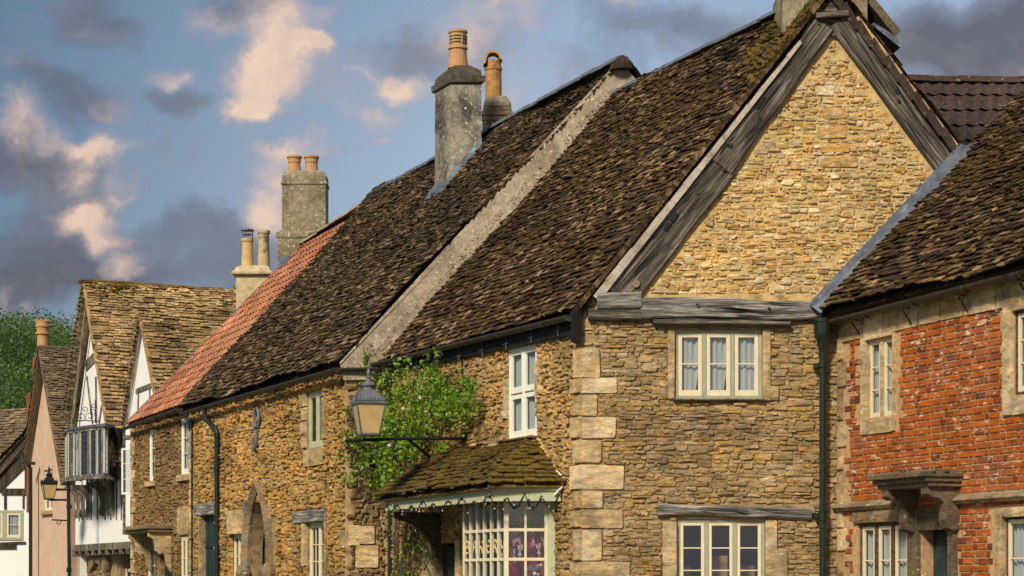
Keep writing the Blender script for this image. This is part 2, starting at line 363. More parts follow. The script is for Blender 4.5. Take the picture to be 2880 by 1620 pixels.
def fill_edges(mb, fr, skip, rowh=(.05, .1), mi=1, prot=(.0, .02), poly=None):
    """small stones packed against the jambs of openings, where the courses stop"""
    for b0, b1, c0, c1 in skip:
        for side in (-1, 1):
            z = c0
            while z < c1:
                h = R.uniform(*rowh); w = R.uniform(.06, .2)
                a = b0 - w if side < 0 else b1
                if (poly is None or inpoly((a + w / 2, z + h / 2), poly)) and not any(a + w > x0 + .01 and a < x1 - .01 and z + h > y0 + .01 and z < y1 - .01 for x0, x1, y0, y1 in skip):
                    cushion(mb, fr, a + .006, a + w - .004, z + .005, z + h - .005, -.03, R.uniform(*prot) - .006, .008, mi)
                z += h

def panel(mb, fr, poly, holes=(), n=-.03, depth=.25, mi=0):
    lp = lambda h: list(h) if isinstance(h[0], tuple) else [(h[0], h[2]), (h[1], h[2]), (h[1], h[3]), (h[0], h[3])]
    loops = [poly] + [lp(h) for h in holes]
    flat = [p for l in loops for p in l]
    tri = geometry.tessellate_polygon([[V((a, b, 0)) for a, b in l] for l in loops])
    mb.add([fr.w(a, b, n) for a, b in flat], [tuple(t) for t in tri], mi)
    for l in loops[1:]:
        k = len(l)
        mb.add([fr.w(a, b, n) for a, b in l] + [fr.w(a, b, n - depth) for a, b in l], [(i, (i + 1) % k, (i + 1) % k + k, i + k) for i in range(k)], mi)
    l = poly; k = len(l)   # outer edge thickness
    mb.add([fr.w(a, b, n) for a, b in l] + [fr.w(a, b, n - depth) for a, b in l], [(i, (i + 1) % k, (i + 1) % k + k, i + k) for i in range(k)], mi)

def window(fr, house, s0, s1, z0, z1, lights=3, rows=2, cols=1, nf=-.1, fw=.045, sw=.04, mul=.05, frame='sage', sash='cream', curtain=True, room='room', sill=None, opened=(), label=None, bar=.018, split=None, cdep=.035):
    mb = MB(); d = .07
    mb.box(fr, s0, s0 + fw, z0, z1, nf - d, nf); mb.box(fr, s1 - fw, s1, z0, z1, nf - d, nf)
    mb.box(fr, s0 + fw, s1 - fw, z1 - fw, z1, nf - d, nf - .002); mb.box(fr, s0 + fw, s1 - fw, z0, z0 + fw, nf - d, nf + .01)
    W = (s1 - s0 - 2 * fw - (lights - 1) * mul) / lights
    for i in range(1, lights):
        a = s0 + fw + i * W + (i - 1) * mul; mb.box(fr, a, a + mul, z0 + fw, z1 - fw, nf - d, nf + .004)
    wo = mb.build('window', frame, house, bevel=.006, label=label)
    gl = MB()
    for i in range(lights):
        a = s0 + fw + i * (W + mul); b = a + W; y0, y1 = z0 + fw, z1 - fw
        for (q0, q1) in ([(y0, y1)] if not split else [(y0, y0 + (y1 - y0) * split - .012), (y0 + (y1 - y0) * split + .012, y1)]):
            c = MB(); n1 = nf - .008; n0 = n1 - .04
            c.box(fr, a + .002, a + sw, q0, q1, n0, n1); c.box(fr, b - sw, b - .002, q0, q1, n0, n1)
            c.box(fr, a + sw, b - sw, q0, q0 + sw * 1.4, n0, n1 - .002); c.box(fr, a + sw, b - sw, q1 - sw, q1, n0, n1 - .002)
            for r in range(1, rows):
                zz = q0 + sw * 1.4 + (q1 - q0 - sw * 2.4) * r / rows; c.box(fr, a + sw, b - sw, zz - bar / 2, zz + bar / 2, n0 + .01, n1 - .004)
            for k in range(1, cols):
                aa = a + sw + (W - 2 * sw) * k / cols; c.box(fr, aa - bar / 2, aa + bar / 2, q0 + sw, q1 - sw, n0 + .012, n1 - .006)
            c.build('casement', sash, wo, bevel=.004)
            gl.box(fr, a + sw * .6, b - sw * .6, q0 + sw * .6, q1 - sw * .6, n0 + .014, n0 + .018)
    gl.build('pane', 'glass', wo)
    if curtain:
        cm = MB(); nseg = max(8, int((s1 - s0) / .018)); ph = R.random() * 6
        for i in range(lights):
            a = s0 + fw + i * (W + mul) - .01; b = a + W + .02
            vs = []; ns = max(10, int((b - a) / .016)); zs = [z0 + .02 + (z1 - z0 - .04) * q_ / 6 for q_ in range(7)]
            gapside = R.choice((-1, 0, 1)) if curtain == 'tied' else 0
            for zi, zz in enumerate(zs):
                for k in range(ns + 1):
                    f = k / ns; pin = 1.0
                    sq_ = 1 - .3 * max(0, 1 - zi / 4) ** .7 if gapside else 1
                    f = f * sq_ if gapside > 0 else 1 - (1 - f) * sq_
                    x = a + (b - a) * f
                    vs.append(fr.w(x, zz, nf - cdep - .05 + .016 * math.sin(x * 75 + ph) + .012 * math.sin(x * 31 + ph * 2) + .006 * noise.noise(V((x * 20, zz * 3, 0)))))
            fs = [(r * (ns + 1) + k, r * (ns + 1) + k + 1, (r + 1) * (ns + 1) + k + 1, (r + 1) * (ns + 1) + k) for r in range(6) for k in range(ns)]
            cm.add(vs, fs)
        cm.build('curtain', 'curtain', wo, smooth=True)
    rm = MB(); q = nf - .75
    w = fr.w; e = .03
    A = [w(s0 - e, z0 - e, nf - d), w(s1 + e, z0 - e, nf - d), w(s1 + e, z1 + e, nf - d), w(s0 - e, z1 + e, nf - d)]
    B = [w(s0 - e, z0 - e, q), w(s1 + e, z0 - e, q), w(s1 + e, z1 + e, q), w(s0 - e, z1 + e, q)]
    rm.add(A + B, [(0, 1, 5, 4), (1, 2, 6, 5), (2, 3, 7, 6), (3, 0, 4, 7), (4, 5, 6, 7)])
    rm.build('room_recess', room, wo)
    if sill:
        sm = MB(); ex, th, pr = sill[:3]
        sm.box(fr, s0 - ex, s1 + ex, z0 - th, z0, nf - .03, pr)
        sm.build('sill', sill[3] if len(sill) > 3 else 'quoin', wo, bevel=.008)
    return wo

def slate_rows(mb, O, S, T, N, tmax, sl, sr, exp=.085, wid=(.1, .22), th=.016, mi=0, und=.03, cover=2.2, skipf=None, bedmi=0, holes=None, g=.003):
    O, S, T, N = V(O), V(S), V(T), V(N); rows = 0; ts = []; tt_ = 0.0
    while tt_ < tmax - .02: ts.append(tt_); tt_ += exp * (1.22 - .5 * tt_ / tmax)
    def un(a, t): return und * (math.sin(a * 1.1 + t * .7) * .5 + .35 * math.sin(a * 2.6 - t * 1.9 + 1) + .6 * noise.noise(V((a * .6, t * .8, O.x))) )
    for t in ts:
        f = t / tmax; L, Rr = sl(f), sr(f); a = L - R.uniform(-.03, .05); ww = 1.15 - .3 * f
        while a < Rr - .03:
            w = R.uniform(*wid) * ww
            w = min(w, Rr - a + R.uniform(-.02, .03))
            if w < .04: break
            t0 = t + R.uniform(-.009, .009) * (1 if R.random() < .94 else 4) + .03 * noise.noise(V((a * .8, t * 2, 5))); t1 = min(t + exp * cover, tmax + .02)
            if not (holes and holes(a + w / 2, t)):
                u0 = un(a, t); k = th * R.uniform(.6, 1.7); nt = u0 + th * 2.0 + R.uniform(0, .02) + (R.random() ** 8) * .03; nh = u0; rt_ = R.gauss(0, .005)
                j = lambda q: R.uniform(-q, q)
                top = [(a + g + j(.006), t0 + rt_ + j(.012), nt + j(.006)), (a + w * R.uniform(.3, .7), t0 + j(.012) - .006, nt + j(.008)), (a + w - g + j(.006), t0 - rt_ + j(.012), nt + j(.006)), (a + w - g + j(.01), t1, nh), (a + g + j(.01), t1, nh)]
                vs = [O + S * x + T * y + N * (z + k) for x, y, z in top] + [O + S * x + T * y + N * z for x, y, z in top[:3]]
                mb.add(vs, [(0, 1, 2, 3, 4), (5, 6, 1, 0), (6, 7, 2, 1), (0, 4, 5), (7, 3, 2)], mi)
            a += w

def roof_plane(p_el, p_er, p_rl, p_rr, flip=False):
    """eave left/right, ridge left/right (as seen from outside) -> frame with linear bounds"""
    p_el, p_er, p_rl, p_rr = map(V, (p_el, p_er, p_rl, p_rr))
    S = (p_er - p_el).normalized(); up = (p_rl - p_el); N = S.cross(up).normalized()
    if N.z < 0: N = -N
    T = N.cross(S).normalized()
    if T.z < 0: T = -T
    tl, tr = (p_rl - p_el).dot(T), (p_rr - p_el).dot(T)
    tm = (tl + tr) / 2
    a0, a1 = 0.0, (p_rl - p_el).dot(S); b0, b1 = (p_er - p_el).dot(S), (p_rr - p_el).dot(S)
    return dict(O=p_el, S=S, T=T, N=N, tmax=tm, sl=lambda f: a0 + (a1 - a0) * f, sr=lambda f: b0 + (b1 - b0) * f)

def roof(name, rp, mat, parent, deck=.10, holes=None, **kw):
    mb = MB(); O, S, T, N = rp['O'], rp['S'], rp['T'], rp['N']; tm = rp['tmax']; lift = .035
    c = [(rp['sl'](0), 0), (rp['sr'](0), 0), (rp['sr'](1), tm), (rp['sl'](1), tm)]
    top = [O + S * a + T * t + N * (lift - .05) for a, t in c]; bot = [O + S * a + T * t - N * deck for a, t in c]
    mb.hexa(bot + top)
    slate_rows(mb, O + N * lift, S, T, N, tm, rp['sl'], rp['sr'], holes=holes, **kw)
    return mb.build(name, mat, parent)

def ridge_line(mb, A, B, side, seg=.45, r=.13, drop=.1, jit=.01, mi=0, arc=5):
    A, B = V(A), V(B); d = (B - A); L = d.length; d.normalize(); side = V(side).normalized(); n = int(L / seg)
    for i in range(n):
        j = R.uniform(-jit, jit); p = A + d * (i * L / n) + V((0, 0, j)); q = A + d * ((i + 1) * L / n + .02) + V((0, 0, j + R.uniform(-jit, jit) * .5 - .004))
        vs = []
        for c, rr in ((p, r), (q, r * .97)):
            for k in range(arc):
                a = math.pi * (k / (arc - 1)); vs.append(c + side * math.cos(a) * rr + V((0, 0, math.sin(a) * drop)))
            for k in range(arc):
                a = math.pi * (k / (arc - 1)); vs.append(c + side * math.cos(a) * (rr - .02) + V((0, 0, math.sin(a) * (drop - .02) - .012)))
        m = 2 * arc; fs = []
        for k in range(arc - 1): fs += [(k, k + 1, m + k + 1, m + k), (arc + k, arc + k + 1, m + arc + k + 1, m + arc + k), (k, k + 1, arc + k + 1, arc + k), (m + k, m + k + 1, m + arc + k + 1, m + arc + k)]
        fs += [(0, arc, m + arc, m), (arc - 1, m - 1, 2 * m - 1, m + arc - 1)]
        mb.add(vs, fs, mi)

def pantiles(mb, rp, period=.22, row=.3, amp=.035, mi=0, step=.025):
    O, S, T, N, tm = rp['O'], rp['S'], rp['T'], rp['N'], rp['tmax']; rows = int(math.ceil(tm / row)); row = tm / rows
    for i in range(rows):
        t0, t1 = i * row, (i + 1) * row + .03; f0, f1 = t0 / tm, min(1, t1 / tm)
        L = max(rp['sl'](f0), rp['sl'](f1)) - .05; Rt = min(rp['sr'](f0), rp['sr'](f1)) + .05
        n = int((Rt - L) / period)
        for k in range(n):
            sub = 7; a = L + (Rt - L) * k / n; w = (Rt - L) / n * 1.03; up = R.uniform(0, .008); vs = []
            for (t, hh) in ((t0 - .01 + R.uniform(-.006, .006), step + up), (t1, 0.0)):
                for q in range(sub + 1):
                    x = q / sub; prof = amp * (1 - abs(math.cos(math.pi * (x * .98)))) * (1.25 if x < .55 else .9) 
                    vs.append(O + S * (a + w * x) + T * t + N * (prof + hh))
                if hh:
                    for q in range(sub + 1):
                        x = q / sub; prof = amp * (1 - abs(math.cos(math.pi * (x * .98)))) * (1.25 if x < .55 else .9)
                        vs.append(O + S * (a + w * x) + T * t + N * (prof + hh - .022))
            m = sub + 1; fs = [(q, q + 1, 2 * m + q + 1, 2 * m + q) for q in range(sub)] + [(q, q + 1, m + q + 1, m + q) for q in range(sub)]
            mb.add(vs, fs, mi)

def beam(name, p0, p1, w0, w1, dep, nrm, mat, parent, wob=.01, seg=14, label=None):
    """timber from p0 to p1 (centre line on wall face), width in the wall plane, depth along nrm"""
    p0, p1, nrm = V(p0), V(p1), V(nrm).normalized(); X = (p1 - p0); L = X.length; X.normalize(); Z = nrm - X * nrm.dot(X); Z.normalize(); Y = Z.cross(X)
    sd = R.random() * 50; vs = []; fs = []
    for i in range(seg + 1):
        f = i / seg; w = (w0 + (w1 - w0) * f) / 2; x = f * L
        a = wob * 1.6 * noise.noise(V((x * 1.1, sd, 0))) ; b = wob * 1.6 * noise.noise(V((x * 1.3, sd, 7))); c = wob * noise.noise(V((x * 2, sd, 13)))
        e = min(.02, w * .3)
        for y, z in ((-w + a, 0), (-w + a, dep - e + c), (-w + e + a, dep + c), (w - e + b, dep + c * .6), (w + b, dep - e + c * .6), (w + b, 0)):
            vs.append((x, y, z))
    for i in range(seg):
        for k in range(5): fs.append((i * 6 + k, i * 6 + k + 1, i * 6 + k + 7, i * 6 + k + 6))
        fs.append((i * 6 + 5, i * 6, i * 6 + 6, i * 6 + 11))
    fs += [tuple(range(6)), tuple(range(seg * 6, seg * 6 + 6))]
    me = bpy.data.meshes.new(name); me.from_pydata(vs, [], fs); me.materials.append(M[mat]); me.update()
    o = bpy.data.objects.new(name, me); col.objects.link(o); o.parent = parent
    o.matrix_local = Matrix.Translation(p0 - V(parent['_b'])) @ Matrix((X, Y, Z)).transposed().to_4x4()
    o['_b'] = parent['_b']
    if label: o['label'] = label
    return o

def timbers(mb, fr, segs, n0, n1, mi=0):
    for (a0, b0, a1, b1, w) in segs:
        d = V((a1 - a0, b1 - b0)); L = d.length; d /= L; p = V((-d.y, d.x)) * w / 2
        q = [(a0 + p.x, b0 + p.y), (a0 - p.x, b0 - p.y), (a1 - p.x, b1 - p.y), (a1 + p.x, b1 + p.y)]
        mb.hexa([fr.w(x, y, n0) for x, y in q] + [fr.w(x, y, n1) for x, y in q], mi)

def gutter(name, A, B, mat, parent, r=.06, outward=(-1, 0, 0), every=1.6, cross=False):
    mb = MB(); A, B = V(A), V(B); d = (B - A).normalized(); n = int((B - A).length / every) + 1; o = V(outward)
    seg = 10; vs = []; pts = [A, B]
    for p in pts:
        for k in range(seg + 1):
            a = math.pi * k / seg; vs.append(p + o * math.cos(a) * r - V((0, 0, math.sin(a) * r)))
        for k in range(seg + 1):
            a = math.pi * k / seg; vs.append(p + o * math.cos(a) * (r - .008) - V((0, 0, math.sin(a) * (r - .008))))
    m = 2 * (seg + 1); fs = [(k, k + 1, m + k + 1, m + k) for k in range(seg)] + [(seg + 1 + k, seg + 2 + k, m + seg + 2 + k, m + seg + 1 + k) for k in range(seg)]
    fs += [(0, seg + 1, m + seg + 1, m), (seg, 2 * seg + 1, m + 2 * seg + 1, m + seg)]
    fs += [tuple(range(seg + 1)), tuple(range(m, m + seg + 1))]
    mb.add(vs, fs)
    L = (B - A).length
    for i in range(n + 1):
        p = A + d * (L * i / n)
        for q in (0,):
            ring = [p + d * .03 * 0 + o * math.cos(math.pi * k / 8) * (r + .008) - V((0, 0, math.sin(math.pi * k / 8) * (r + .008))) for k in range(9)]
            mb.tube(ring, .012, 5)
    return mb.build(name, mat, parent, smooth=False)

def cg(r_): return max(-1.5, min(1.5, R.gauss(0, 1))) * r_
def leafcloud(mb, pts, size, mi=0, spread=.1, up=.3):
    for p in pts:
        p = V(p); s = size * R.uniform(.6, 1.3)
        d = V((R.gauss(0, 1), R.gauss(0, 1), R.gauss(-.2, .7))).normalized(); n = V((R.gauss(0, 1), R.gauss(-.4, 1), R.gauss(up + .5, .7))).normalized()
        x = (d - n * d.dot(n)).normalized(); y = n.cross(x)
        mb.add([p, p + x * s * .5 + y * s * .32 + n * s * .08, p + x * s, p + x * s * .5 - y * s * .32 + n * s * .08], [(0, 1, 2), (0, 2, 3)], mi)

# ------------------------------------------------------------------ frames
G = Frame(0, 30, None, x0=0)                       # gable wall of the corner house, facing the camera; s is world X
F1 = Frame(1628, 30, -1200)                        # its street wall
FB = Frame(2357, 30, -800)                         # brick house
F2 = Frame(972, 81378 / 2172, -1200)               # cottage row street wall (stone house and red tiled house)
F4 = Frame(440, 54, -1500)                         # timber framed house, street gables
F5 = Frame(180, 110880 / 1680, -1500)              # pink house
G6 = Frame(0, 74, None, x0=0)                      # white house gable
def onF2(y): return V((13.563 - .44 * y, y, 0))
def ridgept(y, z): return V((17.7 - .44 * y, y, z))
NF = F1.n

# ------------------------------------------------------------------ ground
g = MB(); g.add([(-300, -60, 0), (300, -60, 0), (300, 500, 0), (-300, 500, 0)], [(0, 1, 2, 3)]); tag(g.build('ground', 'grass'), kind='structure')
def street(y): return V((13.563 - .44 * y, y, 0))
g = MB(); a0, a1 = V((9.0, -40, .004)), V((-36, 100, .004)); dd = V((-12, -4, 0))
g.add([a0 + V((12, 0, 0)), a1 + V((-2.5, 0, 0)), a1 + V((-10, 0, 0)), a0 + V((-9, 0, 0))], [(0, 1, 2, 3)]); tag(g.build('road', 'ground'), kind='structure')
g = MB(); fr = F1; g.box(fr, -60, 4, 0, .12, -.1, 1.4); tag(g.build('pavement', 'paving'), kind='structure')
g = MB(); g.add([(1.2, 12, .1), (16, 12, .1), (16, 29.9, .1), (1.2, 29.9, .1)], [(0, 1, 2, 3)]); tag(g.build('path', 'paving'), kind='structure')

# ------------------------------------------------------------------ CORNER HOUSE
H1 = thing('corner_house', 'big rubble stone house with grey oak beams framing its gable and a bay shop window', 'house', (2.5, 31, 0))
GP = lambda u, v, n=0: G.px(u, v, n)
uw = (*[GP(1898, 0)[0], GP(2144, 0)[0]], GP(0, 1122)[1], GP(0, 927)[1])      # upper window opening
lw = (GP(1904, 0)[0], GP(2152, 0)[0], 1.35, GP(0, 1459)[1])
beamskip = [(GP(1651, 0)[0], GP(2310, 0)[0], GP(0, 904)[1], GP(0, 826)[1]), (GP(1835, 0)[0], GP(2222, 0)[0], GP(0, 922)[1], GP(0, 897)[1]), (GP(1849, 0)[0], GP(2282, 0)[0], GP(0, 1456)[1], GP(0, 1416)[1])]
def gz(x): return 5.40 + (x - .93) * 1.267 if x < 4.5 else 9.925 - (x - 4.5) * 1.267
polyG = [(.94, 0), (8.05, 0), (8.05, gz(8.05) - .06), (4.5, 9.8), (.94, 5.30)]
mb = MB()
panel(mb, G, polyG, [uw, lw], n=-.02)
mb.prism(G, [(1.1, 5.52), (7.9, 5.52), (4.5, 9.75)], -.05, -.008, 5)
qs = [(310, 468, 12, 160), (462, 542, 50, 247), (545, 655, 32, 145), (655, 765, 45, 240), (768, 890, 20, 165), (895, 1022, 40, 280), (1022, 1118, 20, 170), (1120, 1210, 48, 275), (1215, 1375, 25, 165), (1378, 1470, 50, 305), (1470, 1600, 20, 170), (1600, 1720, 20, 280), (1720, 1850, 20, 180), (1850, 2010, 20, 260)]
quo = []
for y0, y1, x0, x1 in qs:
    z1 = GP(0, 800 + .5658 * y0)[1]; z0 = GP(0, 800 + .5658 * y1)[1]; quo.append((.94, GP(1600 + .5658 * x1, 0)[0], max(z0, 0.02), z1))
jambs = [(GP(1877, 0)[0], uw[0], GP(0, 1124)[1], GP(0, 925)[1]), (uw[1], GP(2168, 0)[0], GP(0, 1128)[1], GP(0, 925)[1]), (uw[1], GP(2192, 0)[0], GP(0, 1128)[1], GP(0, 1085)[1]),
         (GP(1862, 0)[0], lw[0], 1.3, GP(0, 1465)[1]), (lw[1], GP(2186, 0)[0], 1.9, GP(0, 1462)[1]), (lw[1], GP(2216, 0)[0], 1.3, GP(0, 1540)[1])]
skipG = [uw, (uw[0] - .02, uw[1] + .1, uw[2] - .05, uw[2]), lw] + beamskip + quo + jambs
zt = GP(0, 860)[1]
rubble(mb, G, [(.97, .0), (3.0, 0), (4.66, 0), (4.66, zt), (.97, zt)], skipG, (.032, .08), (.07, .3), mi=2, prot=(-.012, .010), gap=.006, loose=.85)
fill_edges(mb, G, [uw, lw] + quo, mi=2, poly=[(.97, 0), (4.66, 0), (4.66, zt - .2), (.97, zt - .2)])
blocks = [(2216, 320 + 0, 70, 32), (2212, 372 - 60, 62, 30), (2214, 360, 70, 28), (2212, 412, 76, 26), (2216, 455, 106, 32), (2322, 255, 54, 30), (2345, 318, 70, 30), (2343, 370, 84, 40), (2350, 415, 84, 24), (2360, 455, 108, 34)]
bl = []
for u, v, w, h in blocks[5:]:
    a, z = GP(u, v); bl.append((a - w / 400, a + w / 400, z - h / 400, z + h / 400))
up = [GP(1812, 828), GP(2884, 828), GP(2340, 112)]
rubble(mb, G, up, bl + beamskip, (.035, .078), (.05, .21), mi=1, prot=(-.010, .014), gap=.007, alt=3, altf=.08, loose=.85)
for q in quo: cushion(mb, G, q[0] + .005, q[1] - .006, q[2] + .003, q[3] - .003, -.03, .013, .012, 4, r=.08)
for q in jambs: cushion(mb, G, q[0] + .004, q[1] - .004, q[2] + .004, q[3] - .004, -.03, .022, .004, 4, r=.05)
for q in bl: cushion(mb, G, q[0], q[1], q[2], q[3], -.03, .012, .014, 1, r=.12)
mb.build('gable_wall', ['mortar', 'gable_stone', 'lower_stone', 'quoin', 'quoin', 'pale_mortar'], H1)

# street wall
w1 = F1.rect(1428, 1508, 985, 1239)
door1 = (F1.s(1222), F1.s(1290), 0.0, 2.25)
sEnd = F1.s(1085)
bayL, bayR = F1.s(1302, .0), F1.s(1560)
bay_hole = (F1.s(1325), F1.s(1540), .7, 2.75)
polyF1 = [(sEnd - .2, 0), (0, 0), (0, 5.30), (sEnd - .2, 5.40)]
mb = MB(); panel(mb, F1, polyF1, [w1, door1, bay_hole], n=-.02)
sq = [(-.26 if i % 2 else -.14, .0, q[2], q[3]) for i, q in enumerate(quo)]
js = [(w1[0] - .12, w1[0], w1[2] + .35, w1[2] + .95), (w1[1], w1[1] + .12, w1[2] + .55, w1[2] + 1.1), (w1[1], w1[1] + .2, w1[2] + .6, w1[2] + .75), (w1[0] - .2, w1[0], w1[2] + .33, w1[2] + .46)]
rubble(mb, F1, [(sEnd, 0), (-.01, 0), (-.01, 5.25), (sEnd, 5.36)], [w1, door1, bay_hole] + sq + js, (.035, .09), (.05, .2), mi=1, prot=(-.012, .026), gap=.007, loose=.95, wave=.07)
fill_edges(mb, F1, [w1], mi=1)
for q in sq: cushion(mb, F1, q[0] + .004, q[1] + .03, q[2] + .006, q[3] - .006, -.03, .03, .005, 2, r=.05)
for q in js: cushion(mb, F1, q[0], q[1], q[2], q[3], -.03, .035, .005, 2, r=.05)
mb.build('street_wall', ['mortar', 'street_stone', 'quoin'], H1)
# rear walls close the volume
mb = MB(); p = [V((8.05, 30.3, 0)), V((8.05 - .44 * 6, 36, 0)), V((-2.2, 37.2, 0))]
for a, b in ((p[0], p[1]), (p[1], p[2])): mb.add([a, b, b + V((0, 0, 5.3)), a + V((0, 0, 5.3))], [(0, 1, 2, 3)])
mb.build('rear_wall', 'mortar', H1)
# roof
eR = V((.90, 29.93, 5.385)); rR = V((4.5, 29.93, 9.925)); Jd = V((1.83 + 2.197, 36.06 - 37.147, 0)).normalized()
eL = V((14.14 - .44 * 37.35 - .03, 37.35, 5.42)); rL = V((17.7 - .44 * 36.15, 36.15, 9.87))
rp1 = roof_plane(eL, eR, rL, rR)
RF = roof('roof', rp1, 'slate', H1, exp=.082, wid=(.09, .21), th=.017, und=.035)
mb = MB(); rp1b = roof_plane(V((8.1, 29.93, 5.4)), V((8.1 - .44 * 6.2, 36.1, 5.4)), rR + V((0.02, 0, 0)), rL + V((.02, 0, 0)))
mbk = roof('rear_roof_slope', rp1b, 'slate', H1, exp=.1, wid=(.12, .26), und=.02)
mb = MB(); ridge_line(mb, rL, rR + (rL - rR).normalized() * 1.35, (1, .3, 0), seg=.42, r=.15, drop=.10); mb.build('ridge_tiles', 'ridge', RF)
# verge slabs and fillet beside the barge timbers
def gxy(u, v, n=0): a, z = GP(u, v, n); return V((a, 30 - n, z))
mb = MB()
segs = 16
A, B = V(GP(1676, 842)), V(GP(2250, 122))
for i in range(segs):
    f0, f1 = i / segs, (i + .985) / segs; P, Q = A.lerp(B, f0), A.lerp(B, f1); w0, w1_ = .12 - .07 * f0, .12 - .07 * f1; d = (B - A).normalized(); pr = V((-d.y, d.x)); j = R.uniform(-.01, .01)
    q = [P + pr * (w0 * .5 + j), P - pr * w0 * .5, Q - pr * w1_ * .5, Q + pr * (w1_ * .5 + R.uniform(-.01, .01))]
    mb.hexa([G.w(x, y, 0) for x, y in q] + [G.w(x, y, .115 + R.uniform(-.003, .003)) for x, y in q])
mb.build('verge_fillet', 'fascia_white', H1)
mb = MB()
# slate ends hanging over the left verge
for i in range(64):
    f = i / 64; P = V((.90, 5.385)).lerp(V((4.5, 9.925)), f); d = V((3.6, 4.54)).normalized(); pr = V((-d.y, d.x)); L = R.uniform(.09, .14)
    q = [P - pr * .01, P + d * L - pr * .0, P + d * L + pr * .06, P + pr * .07 + d * R.uniform(-.02, .02)]
    mb.hexa([G.w(x, y, -.05) for x, y in q] + [G.w(x, y, R.uniform(.09, .14)) for x, y in q])
for i in range(16):
    f = i / 16; P = V((4.45, 9.96)).lerp(V((7.6, 5.99)), f); d = V((3.15, -3.97)).normalized(); pr = V((-d.y, d.x)) * -1; L = .38; pr = V((d.y, -d.x)) * -1
    if pr.y < 0: pr = -pr
    q = [P - pr * .07, P + d * L - pr * .10, P + d * L + pr * .0, P + pr * .05]
    mb.hexa([G.w(x, y, -.12) for x, y in q] + [G.w(x, y, .13 + R.uniform(-.01, .01)) for x, y in q], 1)
mb.build('verge_tiles', ['slate', 'brown_tile'], H1)
mb = MB(); A, B = V(GP(2394, 62)), V(GP(2700, 452)); d = (B - A).normalized(); pr = V((d.y, -d.x)) * -1
if pr.y < 0: pr = -pr
q = [A - pr * .02, B - pr * .02, B + pr * .11, A + pr * .13]; mb.hexa([G.w(x, y, -.02) for x, y in q] + [G.w(x, y, .035) for x, y in q]); mb.build('mortar_fillet', 'pale_mortar', H1)
# oak barge timbers
n_ = (0, -1, 0)
beam('barge_timber', gxy(1730, 828), gxy(2030, 459), .60, .47, .07, n_, 'gable_oak', H1, wob=.03, seg=20)
beam('barge_timber', gxy(2022, 466), gxy(2318, 72), .44, .30, .08, n_, 'gable_oak', H1, wob=.025, seg=18)
beam('barge_timber', gxy(2356, 62, 0), gxy(2652, 462), .30, .30, .085, n_, 'gable_oak', H1, wob=.012, seg=20)
for (u, v, w, h, r_) in ((2136, 292, .05, .2, -.6), (1893, 612, .09, .14, -.6), (1876, 640, .05, .12, -.6), (2520, 262, .06, .07, .5)):
    a, z = GP(u, v); c_, s_ = math.cos(r_), math.sin(r_)
    mb = MB(); q = [(a + x * c_ - y * s_, z + x * s_ + y * c_) for x, y in ((-w / 2, -h / 2), (w / 2, -h / 2), (w / 2, h / 2), (-w / 2, h / 2))]
    mb.hexa([G.w(x, y, .05) for x, y in q] + [G.w(x, y, .094) for x, y in q]); mb.build('mortice_hole', 'room', H1)
mb = MB(); a, z = GP(2052, 408); mb.lathe((a, 29.93, z), [(.01, 0)], 8)
mb = MB(); mb.add([G.w(4.05, 9.28, .05), G.w(4.95, 9.28, .05), G.w(4.6, 9.75, .05), G.w(4.35, 9.75, .05), G.w(4.05, 9.28, .0), G.w(4.95, 9.28, .0), G.w(4.6, 9.75, .0), G.w(4.35, 9.75, .0)], [(0, 1, 2, 3), (0, 1, 5, 4), (1, 2, 6, 5), (2, 3, 7, 6)]); mb.build('apex_board', 'gable_oak', H1)
beam('apex_collar', gxy(2292, 52), gxy(2382, 46), .08, .09, .16, n_, 'gable_oak', H1, wob=.02, seg=6)
beam('tie_beam', gxy(1800, 867), gxy(2312, 876), .33, .255, .11, n_, 'pale_oak', H1, wob=.035, seg=22)
beam('tie_beam_end', gxy(1679, 849), gxy(1803, 847), .23, .235, .13, n_, 'pale_oak', H1, wob=.004, seg=8)
beam('tie_beam_foot', gxy(1654, 886), gxy(1803, 888), .15, .15, .11, n_, 'gable_oak', H1, wob=.012, seg=8)
beam('lintel', gxy(1836, 907), gxy(2220, 911), .095, .06, .125, n_, 'gable_oak', H1, wob=.02, seg=16)
beam('lintel', gxy(1849, 1433), gxy(2282, 1446), .17, .13, .06, n_, 'pale_oak', H1, wob=.03, seg=18)
def cracks(P, Q, wid_, n_c, nn):
    P, Q = V(P), V(Q); d_ = (Q - P); L_ = d_.length; d_.normalize(); pr_ = V((-d_.y, d_.x))
    for _ in range(n_c):
        mb = MB(); s_ = R.uniform(.02, .7) * L_; ln = R.uniform(.25, .9); o_ = R.uniform(-.38, .38) * wid_; k = 8; vs = []
        for i in range(k + 1):
            f = i / k; w_ = .009 * math.sin(math.pi * min(1, f + .05)) + .001; c0 = P + d_ * min(L_, s_ + ln * f) + pr_ * (o_ + .012 * math.sin(f * 5 + s_))
            vs += [G.w(*(c0 + pr_ * w_), nn), G.w(*(c0 - pr_ * w_), nn)]
        mb.add(vs, [(2 * i, 2 * i + 1, 2 * i + 3, 2 * i + 2) for i in range(k)]); mb.build('timber_split', 'room', H1)
cracks(GP(1730, 828), GP(2030, 459), .5, 7, .096); cracks(GP(2022, 466), GP(2318, 72), .34, 6, .1); cracks(GP(2356, 62), GP(2652, 462), .26, 6, .1); cracks(GP(1800, 867), GP(2312, 876), .26, 6, .138); cracks(GP(1849, 1433), GP(2282, 1446), .13, 4, .085)
